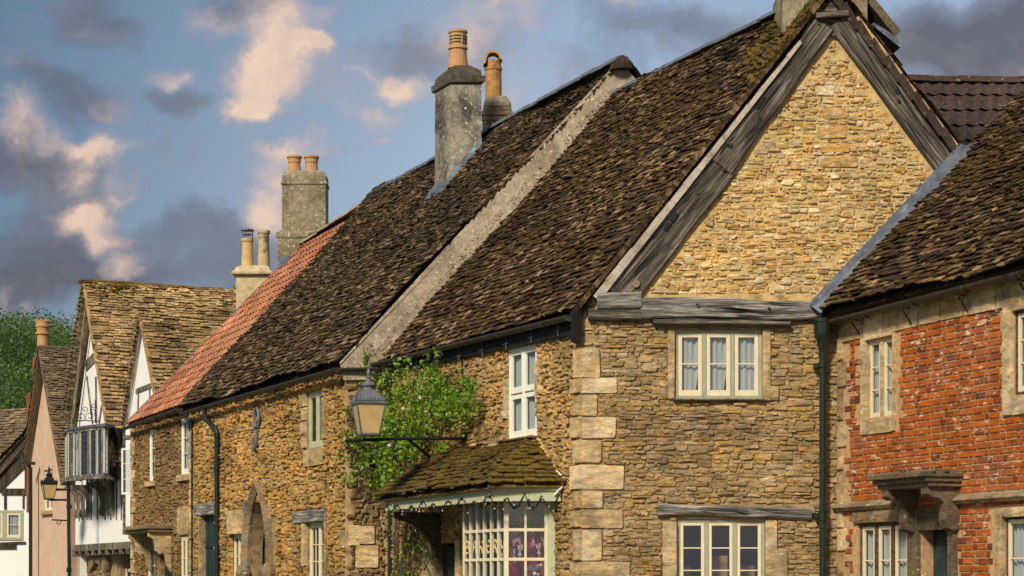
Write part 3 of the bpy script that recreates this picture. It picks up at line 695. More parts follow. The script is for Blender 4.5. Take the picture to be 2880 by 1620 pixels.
for (u, v, r_, nn) in ((2052, 412, .055, .075), (2134, 335, .028, .075), (1960, 545, .03, .07), (2036, 480, .03, .07), (2524, 288, .03, .09), (2300, 70, .02, .09), (1960, 862, .03, .11), (2160, 870, .025, .11)):
    mb = MB(); a, z = GP(u, v); rg = [(r_ * R.uniform(.8, 1.2) * math.cos(t * .785), r_ * R.uniform(.8, 1.2) * math.sin(t * .785)) for t in range(8)]
    mb.add([G.w(a + x, z + y, nn) for x, y in rg] + [G.w(a + x * .6, z + y * .6, nn + .03) for x, y in rg] + [G.w(a, z, nn + .015)], [(i, (i + 1) % 8, 8 + (i + 1) % 8, 8 + i) for i in range(8)] + [(8 + i, 8 + (i + 1) % 8, 16) for i in range(8)]); mb.build('timber_knot', 'gable_oak', H1)
mb = MB(); cushion(mb, G, *[GP(1776, 0)[0], GP(1800, 0)[0]], GP(0, 812)[1], GP(0, 788)[1], .05, .10, .01, 0, r=.3); mb.build('peg_stone', 'quoin', H1)
# windows
window(G, H1, uw[0], uw[1], uw[2], uw[3], 3, 2, 1, nf=-.035, fw=.05, sw=.055, mul=.06, curtain='tied', sill=(.03, .025, .07, 'dim_slate'))
W2 = window(G, H1, lw[0], lw[1], lw[2], lw[3], 3, 3, 1, nf=-.05, fw=.05, sw=.045, mul=.06, frame='sage', sash='cream', curtain=False)
window(F1, H1, w1[0], w1[1], w1[2], w1[3], 2, 1, 1, nf=-.02, fw=.035, sw=.065, mul=.03, frame='white_sash', sash='white_sash', split=.5, sill=(.12, .03, .16, 'dim_slate'))
for (u0, u1, v0, v1, y, lab) in ((2000, 2046, 1563, 1640, 30.35, 'plain brown cardboard box standing behind the middle light of the gable ground floor window'), (1920, 1942, 1592, 1640, 30.35, 'narrow brown box at the left end of the gable ground floor window'), (2078, 2122, 1590, 1640, 30.4, 'low brown box behind the right light of the gable ground floor window')):
    mb = MB(); a, z1 = wp(u0, v0, y).x, wp(u0, v0, y).z; b = wp(u1, v0, y).x
    mb.box(G, a, b, 1.36, z1, -(y - 30) - .2, -(y - 30)); mb.box(G, a + (b - a) * .45, a + (b - a) * .55, 1.365, z1 - .002, -(y - 30) + .001, -(y - 30) + .003)
    tag(mb.build('storage_box', 'card', bevel=.004), lab, 'box', 'boxes behind the ground floor window')
# fascia board, gutter, pipes
mb = MB(); mb.prism(F1, [(sEnd + .05, 5.36), (sEnd + .05, 5.24), (.02, 5.10), (.04, 5.42)], .03, .07); mb.build('eaves_board', 'black', H1)
gt = gutter('gutter', F1.w(sEnd - .25, 5.43, .17), F1.w(.03, 5.35, .17), 'gutter', H1, .07, NF, every=.85)
for i in range(8):
    mb = MB(); a = -.5 - i * .93; z = 5.2; w = F1.w
    mb.tube([w(a, 5.12, .09), w(a, 5.34, .09)], .007, 5); mb.tube([w(a - .09, z, .095), w(a + .09, z + .005, .095)], .007, 5); mb.build('gutter_stay', 'iron', H1)
mb = MB(); mb.box(F1, .0, .09, 4.98, 5.42, .0, .13); mb.build('eaves_end_bracket', 'black', H1)
mb = MB(); a, z = GP(2310, 910); c = V((a, 29.86, 0))
mb.lathe(c, [(.02, 0.1), (.048, .1), (.048, 4.62), (.062, 4.62), (.062, 4.70), (.05, 4.70), (.052, 4.82), (.085, 4.98), (.125, 5.08), (.13, 5.25), (.14, 5.25), (.14, 5.30), (.1, 5.30)], 14)
for z in (2.55, 1.0): mb.lathe(c + V((0, 0, z)), [(.05, -.08), (.066, -.07), (.066, .05), (.05, .06)], 12); mb.box(G, a - .12, a - .03, z - .03, z + .03, .0, .14)
mb.box(G, a - .12, a - .03, 4.62, 4.68, 0, .14)
mb.build('drainpipe', 'green_iron', H1, smooth=False)
# chimney on the ridge
mb = MB(); c = V((4.44, 30.85, 0))
mb.lathe((c.x, c.y, 0), [(.60, 8.9), (.60, 10.1), (.55, 10.12), (.55, 12.2), (.62, 12.25), (.62, 12.45), (.5, 12.5)], sq=True)
ch = mb.build('chimney', 'buff_render', H1)
mb = MB()
for i in range(260):
    x = R.uniform(3.35, 4.3); y = 30.2 + R.uniform(-.25, .9) if x < 3.82 else R.uniform(29.95, 30.22); z = 5.385 + (x - .90 + .44 * (y - 29.93)) * 1.262; r_ = R.uniform(.025, .07)
    mb.lathe((x, y, z + .09), [(r_, -.03), (r_ * .8, r_ * .2), (.01, r_ * .45)], 6, rot=R.random())
mb.build('moss', 'mossy_slate', ch, smooth=True)
mb = MB(); mb.hexa([V((5.0, 30.3, 9.92)), V((5.45, 30.3, 9.36)), V((5.3, 31.2, 9.36)), V((4.85, 31.2, 9.92)), V((5.06, 30.3, 10.02)), V((5.52, 30.3, 9.45)), V((5.37, 31.2, 9.45)), V((4.91, 31.2, 10.02))])
mb.build('drip_slab', 'dim_slate', ch)
mb = MB(); mb.hexa([V((5.1, 30.2, 9.5)), V((5.5, 30.2, 9.18)), V((5.4, 31, 9.18)), V((5.0, 31, 9.5)), V((5.12, 30.2, 9.54)), V((5.53, 30.2, 9.28)), V((5.43, 31, 9.28)), V((5.02, 31, 9.54))]); mb.build('lead_apron', 'lead', ch)

# ---- bay window and hood
B0 = V((-.1076, 30.74, 0)); FBAY = Frame(0, 30.74, -1200, x0=-.1076)            # front of the bay; s<0 runs away from camera
GB = Frame(0, 30.74, None, x0=0)                                                 # return of the bay
def fl(z): return z
zt_, zb_ = 2.82, .75
s_far = FBAY.s(1301)
bay = MB()
bay.box(FBAY, s_far - .02, .0, zb_ - .65, zb_, -.5, 0); 
bw = bay.build('bay_window', 'pale_green', H1)
mb = MB(); cr = V((-.1076, 0, 0)).x
cols6 = 6; W = -s_far; rowz = [GB.px(0, v)[1] for v in (1490, 1573)] ; rowz = [zt_ - .03, rowz[0], rowz[1], rowz[1] - (rowz[0] - rowz[1]), zb_]
for i in range(cols6 + 1):
    a = s_far + W * i / cols6; t = .035 if i in (0, cols6) else .026; x0 = min(a, -t) if i else a; mb.box(FBAY, x0 - (t / 2 if 0 < i < cols6 else 0), x0 + (t / 2 if 0 < i < cols6 else t), zb_, zt_, -.06, .0)
for z in rowz[1:]: mb.box(FBAY, s_far + .03, -.03, z - .022, z + .022, -.055, -.006)
x1 = GB.px(1535, 0)[0]; x0 = GB.px(1424, 0)[0]; xm = GB.px(1478, 0)[0]
for a, t in ((x0 - .03, .065), (xm - .016, .034), (x1 - .02, .05)): mb.box(GB, a, a + t, zb_, zt_, -.06, .004)
for z in rowz[1:]: mb.box(GB, x0 + .03, x1 - .02, z - .022, z + .022, -.055, -.002)
mb.build('glazing_bars', 'cream', bw, bevel=.004)
mb = MB(); mb.box(GB, x1 + .03, GB.px(1562, 0)[0], 0, zt_ + .02, -.06, .03); mb.build('corner_post', 'pale_green', bw, bevel=.006)
mb = MB(); mb.box(FBAY, s_far + .02, -.02, zb_, zt_, -.034, -.03); mb.box(GB, x0, x1, zb_, zt_, -.034, -.03); mb.build('pane', 'glass', bw)
mb = MB(); mb.box(GB, x0 - .05, x1 + .1, zb_ - .6, zb_, -.06, .006); mb.build('stall_riser', 'pale_green', bw)
mb = MB(); e = .62  # crimson lining on the shop side and grey ceiling
zc = GB.px(0, 1484)[1]
mb.box(GB, x0 + .05, x1 - .02, zb_, zc, -.42, -.38); mb.build('window_backcloth', 'crimson', bw)
mb = MB(); mb.box(FBAY, s_far - .1, -.05, .0, 2.9, -1.35, -1.3); mb.box(GB, x0 - .1, x1 + .5, .0, 2.9, -1.9, -1.85); mb.build('shop_interior', 'grey_room', bw)
# lettering: one broad-nib letter on each pane
mb = MB()
L = {'B': [[(0, 0), (0, 1)], [(0, 1), (.5, .9), (.62, .72), (.1, .54)], [(.1, .54), (.62, .46), (.66, .14), (.3, 0), (0, .05)]],
     'A': [[(.0, .06), (.14, .14), (.2, .8), (.42, 1)], [(.42, 1), (.56, .82), (.58, .1), (.7, 0)], [(.16, .48), (.58, .5)]],
     'K': [[(.05, 0), (.05, 1)], [(.05, .5), (.5, .95), (.62, .85)], [(.15, .52), (.42, .4), (.55, .08), (.72, 0)]],
     'E': [[(.62, .86), (.36, 1), (.06, .72), (.06, .24), (.34, 0), (.64, .12)], [(.1, .52), (.5, .52)]],
     'R': [[(.05, 0), (.05, 1)], [(.05, 1), (.5, .92), (.56, .7), (.12, .52)], [(.2, .52), (.5, .3), (.54, .06), (.7, 0)]],
     'Y': [[(.0, 1), (.1, .86), (.12, .5), (.34, .36), (.56, .46)], [(.56, 1), (.56, .2), (.36, -.12), (.05, -.16)], [(.2, -.3), (.36, -.26), (.24, -.42)]]}
zl0 = rowz[1] - .62; hgt = .30; zl0 = GB.px(0, 1553)[1]
nib = V((.036, .030))
for i, ch_ in enumerate('BAKERY'):
    a = s_far + W * (i + .22) / cols6; sx = W / cols6 * .82
    mb = MB()
    for st in L[ch_]:
        for (p, q) in zip(st, st[1:]):
            P = V((a + p[0] * sx, zl0 + p[1] * hgt * .62)); Q = V((a + q[0] * sx, zl0 + q[1] * hgt * .62))
            c4 = [P - nib * .5, P + nib * .5, Q + nib * .5, Q - nib * .5]
            mb.add([FBAY.w(x, y, -.026) for x, y in c4], [(0, 1, 2, 3)])
    mb.build('letter', 'gold', bw)
# hood
hz = 2.94; hy = 30.5
FH = Frame(0, hy, -1200, x0=(1380 - 1440) / F * hy)          # front edge of the hood
GH = Frame(0, hy, None, x0=0)
hl = FH.s(1082); hx0 = FH.o.x; hx1 = GH.px(1578, 0)[0]
mb = MB(); fh = .17
mb.box(FH, hl, 0, hz - fh, hz, -.05, 0); mb.box(GH, hx0 + .02, hx1, hz - fh, hz, -.05, .002)
mb.box(FH, hl, 0, hz - .02, hz + .03, -.05, .03); mb.box(GH, hx0 - .02, hx1 + .02, hz - .021, hz + .029, -.05, .032)
mb.build('hood_fascia', 'pale_green', H1, bevel=.005)
mb = MB(); mb.box(FH, hl + .05, -.05, hz - .1, hz - .08, -1.1, -.05); mb.build('hood_soffit', 'dark_oak', H1)
zr = 3.70; rl = F1.w(F1.s(1232), zr - .03, .0); rr = F1.w(F1.s(1500), zr + .02, .0)
cL = FH.w(hl - .22, hz + .0, .10); cR = FH.w(.12, hz + .02, .10)
rph = roof_plane(cL, cR, rl, rr)
hr = roof('hood_roof', rph, 'mossy_slate', H1, deck=.04, exp=.105, wid=(.12, .26), th=.02, und=.03)
# return slope of the hood facing the camera
cW = GH.w(hx1 + .08, hz + .03, .06); rW = F1.w(F1.s(1515), zr - .02, .0)
mb = MB(); rpg = roof_plane(cR, cW, rr, rW); slate_rows(mb, rpg['O'] + rpg['N'] * .03, rpg['S'], rpg['T'], rpg['N'], rpg['tmax'], rpg['sl'], rpg['sr'], exp=.09, wid=(.12, .26), th=.02, und=.015)
mb.hexa([cR, cW, rW, rr, cR + V((0, 0, .03)), cW + V((0, 0, .03)), rW + V((0, 0, .03)), rr + V((0, 0, .03))]); mb.build('hood_return_slope', 'mossy_slate', hr)
mb = MB(); 
for i in range(420):
    f, t = R.random(), R.random() ** 1.1 * rph['tmax'] * .93; a = rph['sl'](t / rph['tmax']) + f * (rph['sr'](t / rph['tmax']) - rph['sl'](t / rph['tmax']))
    p = rph['O'] + rph['S'] * a + rph['T'] * t + rph['N'] * .085; r_ = R.uniform(.02, .06)
    k = 7; vs = [p + rph['N'] * r_ * .32]
    for q in range(k):
        an = 2 * math.pi * q / k; rr_ = r_ * R.uniform(.7, 1.2); vs.append(p + rph['S'] * math.cos(an) * rr_ * 1.5 + rph['T'] * math.sin(an) * rr_ * .6 - rph['N'] * .02)
    mb.add(vs, [(0, 1 + q, 1 + (q + 1) % k) for q in range(k)])
mb.build('moss', 'moss', hr, smooth=True)
mb = MB(); a0, b0_ = F1.s(1215), F1.s(1515)   # mortar flashing along wall
for i in range(20):
    f0, f1 = i / 20, (i + 1) / 20; A_, B_ = a0 + (b0_ - a0) * f0, a0 + (b0_ - a0) * f1; za = 3.68 + .05 * noise.noise(V((i * .7, 0, 3)))
    mb.hexa([F1.w(A_, zr - .08, 0), F1.w(B_, zr - .08, 0), F1.w(B_, zr - .08, .12), F1.w(A_, zr - .08, .12), F1.w(A_, za + .1, 0), F1.w(B_, za + .1, 0), F1.w(B_, zr + .0, .11), F1.w(A_, zr + .0, .11)])
A_, B_ = V((F1.s(1512), 3.74)), V((F1.s(1583), 3.06)); 
for i in range(9):
    P, Q = A_.lerp(B_, i / 9), A_.lerp(B_, (i + 1) / 9); w_ = .05 + .03 * i / 9
    mb.hexa([F1.w(P.x - .02, P.y - .1, 0), F1.w(Q.x - .02, Q.y - .1, 0), F1.w(Q.x - .02, Q.y - .1, .08), F1.w(P.x - .02, P.y - .1, .08), F1.w(P.x + w_, P.y, 0), F1.w(Q.x + w_, Q.y, 0), F1.w(Q.x + w_, Q.y, .035), F1.w(P.x + w_, P.y, .035)])
mb.build('hood_flashing', 'pale_mortar', hr)
# brackets and door beneath the hood
for su in (F1.s(1236),):
    mb = MB(); pts = [(0, 2.75), (.8, 2.75), (.8, 2.65)] + [(.8 - .72 * math.sin(rad(a)) , 2.62 - .75 * (1 - math.cos(rad(a)))) for a in range(10, 91, 10)] + [(0.0, 1.8)]
    mb.prism_s(F1, pts, su, su + .08); mb.build('hood_bracket', 'dark_oak', H1)
mb = MB(); mb.box(F1, door1[0], door1[1], 0, 2.2, -.2, -.15); mb.build('door', 'dark_green_door', H1)
mb = MB(); cushion(mb, F1, F1.s(1196), F1.s(1222), .05, 2.3, -.03, .06, .01, 0, r=.05); cushion(mb, F1, F1.s(1288), F1.s(1300), .05, 2.3, -.03, .06, .01, 0, r=.05); mb.build('door_jamb', 'quoin', H1)

# ---- fairy lights
mb = MB(); mb2 = MB()
pts = []; n = 64
for i in range(n + 1):
    a = hl + (0 - hl) * i / n; pts.append(FH.w(a, hz - .17 + .06 * math.sin(i * .82 + .6 * math.sin(i * .23)) + .035 * math.sin(i * .31), .012 + .006 * R.random()))
for i in range(26):
    x = hx0 + (hx1 - hx0) * i / 25; f = (i / 25 * 2.0) % 1; pts.append(GH.w(x, hz - .06 - .2 * math.sin(math.pi * min(1, abs(f - .45) * 2.1)) ** .8, .018))
mb.tube(pts, .0075, 5)
for i in range(0, len(pts), 1):
    p = pts[i]; q = p + V((R.uniform(-.04, .04), R.uniform(-.02, .0), R.uniform(-.08, .05))); mb.tube([p, q], [.010, .008], 4)
    if R.random() < .5: mb2.lathe(q, [(.003, -.012), (.009, -.004), (.009, .004), (.003, .012)], 6)
sl_ = mb.build('string_lights', 'black'); tag(sl_, 'black cable of tiny unlit fairy lights looped along the pale green hood fascia', 'string lights')
b_ = mb2.build('bulbs', 'bulb', sl_)
# bunting behind the bay return
mb = MB(); 
def flag(mb, p, w, h, tilt):
    p = V(p); c_, s_ = math.cos(tilt), math.sin(tilt)
    def P(a, b, n=0): return p + V(((a * w) * c_ - (b * h) * s_, -n, (a * w) * s_ + (b * h) * c_))
    mb.add([P(-.5, 0), P(.5, 0), P(0, -1)], [(0, 1, 2)], 2)
    for (a0, b0, a1, b1, wd, m, n) in ((-.5, 0, .28, -.75, .11, 1, .002), (.5, 0, -.28, -.75, .11, 1, .003), (0, 0, 0, -1, .2, 1, .004), (-.42, -.3, .42, -.3, .18, 1, .004), (0, 0, 0, -.97, .11, 0, .006), (-.38, -.3, .38, -.3, .1, 0, .006)):
        A_, B_ = P(a0, b0, n), P(a1, b1, n); d = (B_ - A_).normalized(); q = V((-d.z, 0, d.x)) * wd * w * .6
        mb.add([A_ + q, A_ - q, B_ - q, B_ + q], [(0, 1, 2, 3)], m)
y_ = 30.87; bp = []
for (u, v, t) in ((1448, 1497, -.1), (1440, 1545, .25), (1455, 1510, .35), (1463, 1533, -.05), (1493, 1497, .2), (1499, 1502, -.15), (1513, 1528, .1), (1524, 1505, .35), (1435, 1500, -.3)):
    flag(mb, wp(u, v, y_), .075, .2, t)
mb.tube([wp(u, v, y_) for u, v in ((1426, 1540), (1446, 1494), (1462, 1535), (1474, 1536), (1492, 1492), (1508, 1532), (1522, 1502), (1530, 1475))], .007, 5, 0)
tag(mb.build('bunting', ['flag_red', 'flag_white', 'flag_blue']), 'string of small union flag pennants hanging inside the bay shop window', 'bunting')
# plants inside the bay
for (u, v, y, lab, kind) in ((1450, 1455, 30.95, 'hanging green plant with tiny white flowers behind the upper left pane of the bay return', 0), (1502, 1442, 30.95, 'trailing green plant behind the upper right pane of the bay return', 0), (1500, 1622, 30.95, 'bunch of round white dried flowers low in the bay window', 1)):
    mb = MB(); p = wp(u, v, y)
    if not kind:
        leafcloud(mb, [p + V((R.gauss(0, .09), R.gauss(0, .03), R.gauss(0, .06))) for _ in range(70)], .06, 0)
        for _ in range(8):
            q = p + V((R.gauss(0, .07), -.06, R.gauss(0, .05))); mb.lathe(q, [(.004, -.008), (.014, 0), (.004, .008)], 6, 1)
        mb.tube([p + V((0, 0, .05)), p + V((.02, 0, .3)), p + V((.0, 0, .45))], .006, 5, 0)
    else:
        for _ in range(12):
            q = p + V((R.uniform(-.16, .13), R.uniform(-.04, .04), R.uniform(-.02, .16))); mb.lathe(q, [(.006, -.03), (.026, -.015), (.03, 0), (.02, .02), (.004, .03)], 8, 1); mb.tube([q - V((0, 0, .02)), V((p.x, p.y, p.z - .5))], .004, 4, 0)
    tag(mb.build('potted_plant' if not kind else 'dried_flowers', ['rose_leaf', 'flag_white']), lab, 'plant')

# ------------------------------------------------------------------ STONE ROW COTTAGE (house 2)
H2 = thing('stone_cottage', 'long ochre rubble cottage with sagging stone slate roof, pointed arch doorway and tall grey chimney', 'house', (-5, 42, 0))
def Jp(x, z): return V((x, 36.06 - .27 * (x - 1.83), z))
FJ = Frame(0, 36.06 - .27 * (-2.915 - 1.83), None, x0=-2.915); FJ.d = V((1, -.27, 0)).normalized(); FJ.n = V((FJ.d.y, -FJ.d.x, 0))
s47 = F2.s(541); s518 = (onF2(51.8) - F2.o).dot(F2.d); s373 = .05
R2z = 10.42
uw2 = F2.rect(861, 908, 1105, 1262); lw2 = (F2.s(861), F2.s(915), .95, F2.px(861, 1470)[1]); sw2 = (F2.s(652), F2.s(678), .9, F2.px(652, 1503)[1])
gd2 = (F2.s(566), F2.s(605), 0, F2.px(566, 1449)[1])
ac0, ac1 = F2.s(701), F2.s(762)
ah = 2.0; cxa = (ac0 + ac1) / 2; wa = (ac1 - ac0)
arch_in = [(ac0, 0), (ac1, 0), (ac1, ah)] + [(ac0 + wa * math.cos(rad(t)), ah + wa * math.sin(rad(t)) * 1.15) for t in range(12, 61, 12)] + [(ac1 - wa * math.cos(rad(t)), ah + wa * math.sin(rad(t)) * 1.15) for t in range(48, 11, -12)] + [(ac0, ah)]
mb = MB()
poly2 = [(s47, 0), (0, 0), (0, 5.38), (s47, 5.36)]
panel(mb, F2, poly2, [uw2, lw2, sw2, gd2, arch_in], n=-.02)
jq = []
zc0, zc1 = uw2[2], uw2[3]
for i in range(4):
    jq.append((uw2[0] - (.30 if i % 2 else .22), uw2[0], zc0 + (zc1 - zc0) * i / 4, zc0 + (zc1 - zc0) * (i + 1) / 4))
jq += [(uw2[1], uw2[1] + .2, zc0 + .1, zc1 - .15)]
jq += [(uw2[0] - .1, uw2[1] + .05, zc0 - .35, zc0 - .02), (gd2[0] - .12, gd2[0], .1, gd2[3]), (lw2[1], lw2[1] + .12, 1, lw2[3]), (lw2[0] - .2, lw2[0], 1.9, lw2[3]), (sw2[0] - .28, sw2[1] + .1, sw2[3] + .02, sw2[3] + .5), (F2.s(973) - .28, F2.s(973), 2.2, 2.55)]
# corner quoins and J-side blocks
sk2 = [uw2, lw2, sw2, gd2, (F2.s(690), F2.s(776), 0, 2.9), (F2.s(702), F2.s(756), 2.8, 3.2), (F2.s(555), F2.s(608), gd2[3], gd2[3] + .26), (F2.s(830), F2.s(918), lw2[3], lw2[3] + .24)] + jq
rubble(mb, F2, [(s47 + .02, 0), (0, 0), (0, 5.34), (s47 + .02, 5.33)], sk2, (.04, .11), (.06, .24), mi=1, prot=(-.01, .03), gap=.009, alt=4, altf=.12, wave=.09, loose=.95)
fill_edges(mb, F2, [uw2, lw2, sw2, gd2], mi=1, prot=(.0, .02))
for q in jq: cushion(mb, F2, q[0] + .004, q[1] - .004, q[2] + .005, q[3] - .005, -.03, .035, .008, 2, r=.06)
# gable end wall J (rendered strip above, dark rubble beneath)
sJ0, sJ1 = 0.0, (V((-2.197, 37.147, 0)) - FJ.o).dot(FJ.d); sJr = (V((1.83, 36.06, 0)) - FJ.o).dot(FJ.d)
panel(mb, FJ, [(-.02, 5.15), (sJr + 4.0, 5.15), (sJr + 4.0, 5.2), (sJr, R2z + .03), (-.1, 5.46)], n=0.035, depth=.3, mi=3)
panel(mb, FJ, [(-.02, 0), (sJ1 + .3, 0), (sJ1 + .3, 5.15), (-.02, 5.15)], n=-.04, depth=.3, mi=0)
bj = [(.05, .28, 2.25, 2.62), (.22, .55, 2.28, 2.6), (.18, .62, 1.86, 2.26), (-.02, .1, .3, 1.2), (.1, .5, 1.2, 1.6)]
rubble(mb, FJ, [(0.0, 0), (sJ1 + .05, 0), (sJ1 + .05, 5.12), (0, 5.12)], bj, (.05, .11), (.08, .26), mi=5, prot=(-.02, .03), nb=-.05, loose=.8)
for q in bj: cushion(mb, FJ, *q, -.05, .02, .006, 2, r=.05)
mb.build('wall', ['mortar', 'orange_stone', 'quoin', 'render', 'dull_stone', 'dark_stone'], H2)
mb = MB(); a, b = V((-2.2 + 8.3, 36.2, 0)), onF2(47.25) + V((8.2, 0, 0))
mb.add([a, b, b + V((0, 0, 5.3)), a + V((0, 0, 5.3))], [(0, 1, 2, 3)]); mb.build('rear_wall', 'mortar', H2)
# roof
e0 = Jp(-2.915 - .2, 0); e0 = V((-3.02, 37.33, 5.43)); r0 = Jp(1.86, R2z); r0.y -= .03; e0.y -= .02
eF = onF2(47.25) + V((-.12, 0, 5.40)); rF = ridgept(47.25, 10.16)
rp2 = roof_plane(eF, e0, rF, r0)
CH2y = 40.45
cpos = V((-1.146, CH2y, 0))
RF2 = roof('roof', rp2, 'row_slate', H2, deck=.02, exp=.088, wid=(.08, .22), th=.02, und=.07)
mb = MB(); ridge_line(mb, rF, r0, (1, .3, 0), seg=.45, r=.15, drop=.11); mb.build('ridge_tiles', 'ridge', RF2)
mb = MB(); a = r0; mb.lathe(a + V((-.0, -.0, -.16)), [(.22, 0), (.18, .12), (.09, .2), (.03, .24)], 8); mb.build('ridge_cap', 'slate', RF2)
rp2b = roof_plane(V((6.1, 36.1, 5.2)), onF2(47.25) + V((8.5, 0, 5.2)), r0, rF); roof('rear_roof_slope', rp2b, 'slate', H2, exp=.3, wid=(.4, .7), und=.02)
# strip's mortar skirt on the lower roof: lumpy pebbled fillet
mb = MB(); A_, B_ = eL + V((-.15, -.12, .03)), rL + V((0, -.06, .03))
for i in range(420):
    f = R.random(); P = A_.lerp(B_, f) + rp1['S'] * (.04 + R.gauss(0, .08)) * (1.2 - f * .5) + rp1['N'] * .13; r_ = R.uniform(.006, .018)
    mb.lathe(P, [(.001, -r_ * .6), (r_, 0), (.001, r_ * .7)], 5, rot=R.random() * 3)
mb.build('lichen_pebbles', 'fascia_white', RF2)
mb = MB(); k = 24
for i in range(k):
    P, Q = A_.lerp(B_, i / k), A_.lerp(B_, (i + 1) / k); w_ = .05 - .03 * i / k + .04 * noise.noise(V((i * .5, 0, 0))); nn = rp1['N']; s_ = rp1['S']
    mb.hexa([P - s_ * .25, P + s_ * w_, Q + s_ * w_, Q - s_ * .25, P - s_ * .1 + nn * .16, P + s_ * (w_ - .03) + nn * .085, Q + s_ * (w_ - .03) + nn * .085, Q - s_ * .1 + nn * .16])
mb.build('mortar_skirt', 'render', RF2)
# openings
window(F2, H2, *uw2, 2, 1, 1, nf=-.05, fw=.08, sw=.03, mul=.1, frame='pale_green', sash='pale_green', curtain=False)
window(F2, H2, *lw2, 2, 5, 2, nf=-.07, fw=.07, sw=.035, mul=.05, frame='cream', sash='cream', curtain=False, room='grey_room')
window(F2, H2, *sw2, 2, 4, 1, nf=-.05, fw=.05, sw=.03, mul=.05, frame='cream', sash='cream', curtain=False, room='grey_room')
mb = MB(); cushion(mb, F2, sw2[0] - .1, sw2[1] + .12, sw2[3] + .0, sw2[3] + .06, -.02, .09, .002, 0, r=.05); mb.build('drip_mould', 'quoin', H2)
def f2(u, v, n=0): a, z = F2.px(u, v); return F2.w(a, z, n)
beam('lintel', f2(831, 1456), f2(917, 1450), .23, .23, .06, F2.n, 'pale_oak', H2, wob=.01, seg=8)
beam('lintel', f2(555, 1435), f2(607, 1432), .25, .25, .06, F2.n, 'pale_oak', H2, wob=.01, seg=6)
mb = MB(); mb.box(F2, gd2[0], gd2[1], 0, gd2[3], -.16, -.1)
for i in range(1, 5): a = gd2[0] + (gd2[1] - gd2[0]) * i / 5; mb.box(F2, a - .01, a + .01, 0.02, gd2[3] - .02, -.1, -.085)
dd_ = mb.build('door', 'dark_green_door', H2); mb = MB(); mb.box(F2, gd2[0] + .02, gd2[1] - .15, 2.35, 2.4, -.085, -.075); mb.build('strap_hinge', 'black', dd_)
# pointed arch
mb = MB(); T_ = .11
oc = [(ac1 + T_, ah - .05)] + [(ac0 + (wa + T_) * math.cos(rad(t)), ah + (wa + T_) * math.sin(rad(t)) * 1.15) for t in range(10, 57, 9)]
top_ = (cxa, ah + 1.15 * math.sqrt((wa + T_) ** 2 - (wa / 2) ** 2))
ic = [(ac1, ah - .05)] + [(ac0 + wa * math.cos(rad(t)), ah + wa * math.sin(rad(t)) * 1.15) for t in range(10, 57, 9)]; itop = (cxa, ah + 1.15 * wa * .866)
for sgn in (1, -1):
    O_ = oc + [top_]; I_ = ic + [itop]
    if sgn < 0: O_ = [(2 * cxa - a, z) for a, z in O_]; I_ = [(2 * cxa - a, z) for a, z in I_]
    for (p, q, r_, s_) in zip(O_, O_[1:], I_, I_[1:]):
        mb.hexa([F2.w(*r_, -.03), F2.w(*p, -.03), F2.w(*q, -.03), F2.w(*s_, -.03), F2.w(*r_, .05), F2.w(*p, .14), F2.w(*q, .14), F2.w(*s_, .05)])
    a = ac1 + .1 if sgn > 0 else ac0 - .1
    mb.lathe(F2.w(a, ah - .42, .08), [(.06, 0), (.15, .08), (.17, .22), (.12, .36), (.05, .42)], 10)
mb.build('arch_moulding', 'arch_stone', H2)
mb = MB(); mb.prism(F2, [(ac0, 0), (ac1, 0), (ac1, ah), (ac0 + wa * .87, ah + wa * .5 * 1.15), itop, (ac1 - wa * .87, ah + wa * .5 * 1.15), (ac0, ah)], -.36, -.3)
for i in range(1, 5): a = ac0 + wa * i / 5; mb.box(F2, a - .012, a + .012, 0, ah + .3, -.3, -.29)
mb.build('arched_door', 'dark_upright', H2)
# iron S shaped wall tie
mb = MB(); a, z = F2.px(725, 1207); pts = []
for t in range(0, 26):
    an = t / 25
    if an < .5: th = rad(-60 + an * 2 * 300); pts.append(F2.w(a + .10 + .13 * math.cos(th), z + .19 - .20 * -math.sin(th) * -1 if False else z + .2 + .2 * math.sin(th), .05))
    else: th = rad(60 - (an - .5) * 2 * 300 + 60); pts.append(F2.w(a - .06 + .12 * math.cos(th), z - .2 + .2 * math.sin(th), .05))
mb.tube(pts, .035, 6); mb.build('iron_wall_tie', 'iron', H2)
mb = MB(); a, z = F2.px(697, 1425); mb.tube([F2.w(a, z - .12, .06), F2.w(a + .02, z + .1, .06)], .05, 6); mb.build('iron_wall_tie', 'iron', H2)
# gutter with return, drainpipes
gutter('gutter', F2.w(s47 - .1, 5.34, .2), F2.w(.18, 5.36, .2), 'gutter', H2, .062, F2.n, every=1.9)
gutter('gutter', F2.w(.12, 5.36, .2), F1.w(sEnd + .1, 5.34, .1), 'gutter', H2, .055, (0, -1, 0), every=1)
mb = MB(); a = F2.s(619); a2 = F2.s(599); w = F2.w
mb.tube([w(a2, 5.32, .18), w(a2, 5.16, .18), w(a2 + .1, 5.02, .16), w(a - .06, 4.86, .09), w(a, 4.74, .07), w(a, .2, .07)], .05, 10)
for z in (5.1, 4.7, 4.0, 2.15): mb.lathe(w(a if z < 5 else a2, z, .07 if z < 5 else .18), [(.055, -.05), (.07, -.04), (.07, .04), (.055, .05)], 10)
mb.build('drainpipe', 'green_iron', H2)
mb = MB(); a = F2.s(546); mb.tube([w(a - .18, 5.25, .14), w(a - .1, 5.1, .1), w(a, 4.9, .05), w(a, .2, .05)], .022, 6); mb.lathe(w(a - .05, 4.92, .07), [(.03, 0), (.06, .15), (.08, .25)], 8); mb.build('waste_pipe', 'green_iron', H2)
mb = MB(); c = V((wp(1099, 1640, 36.9).x, 36.9, 0)); mb.tube([c + V((0, 0, .2)), c + V((0, 0, 4.75)), c + V((-.03, -.02, 4.9)), c + V((-.08, -.04, 5.02))], .055, 10)
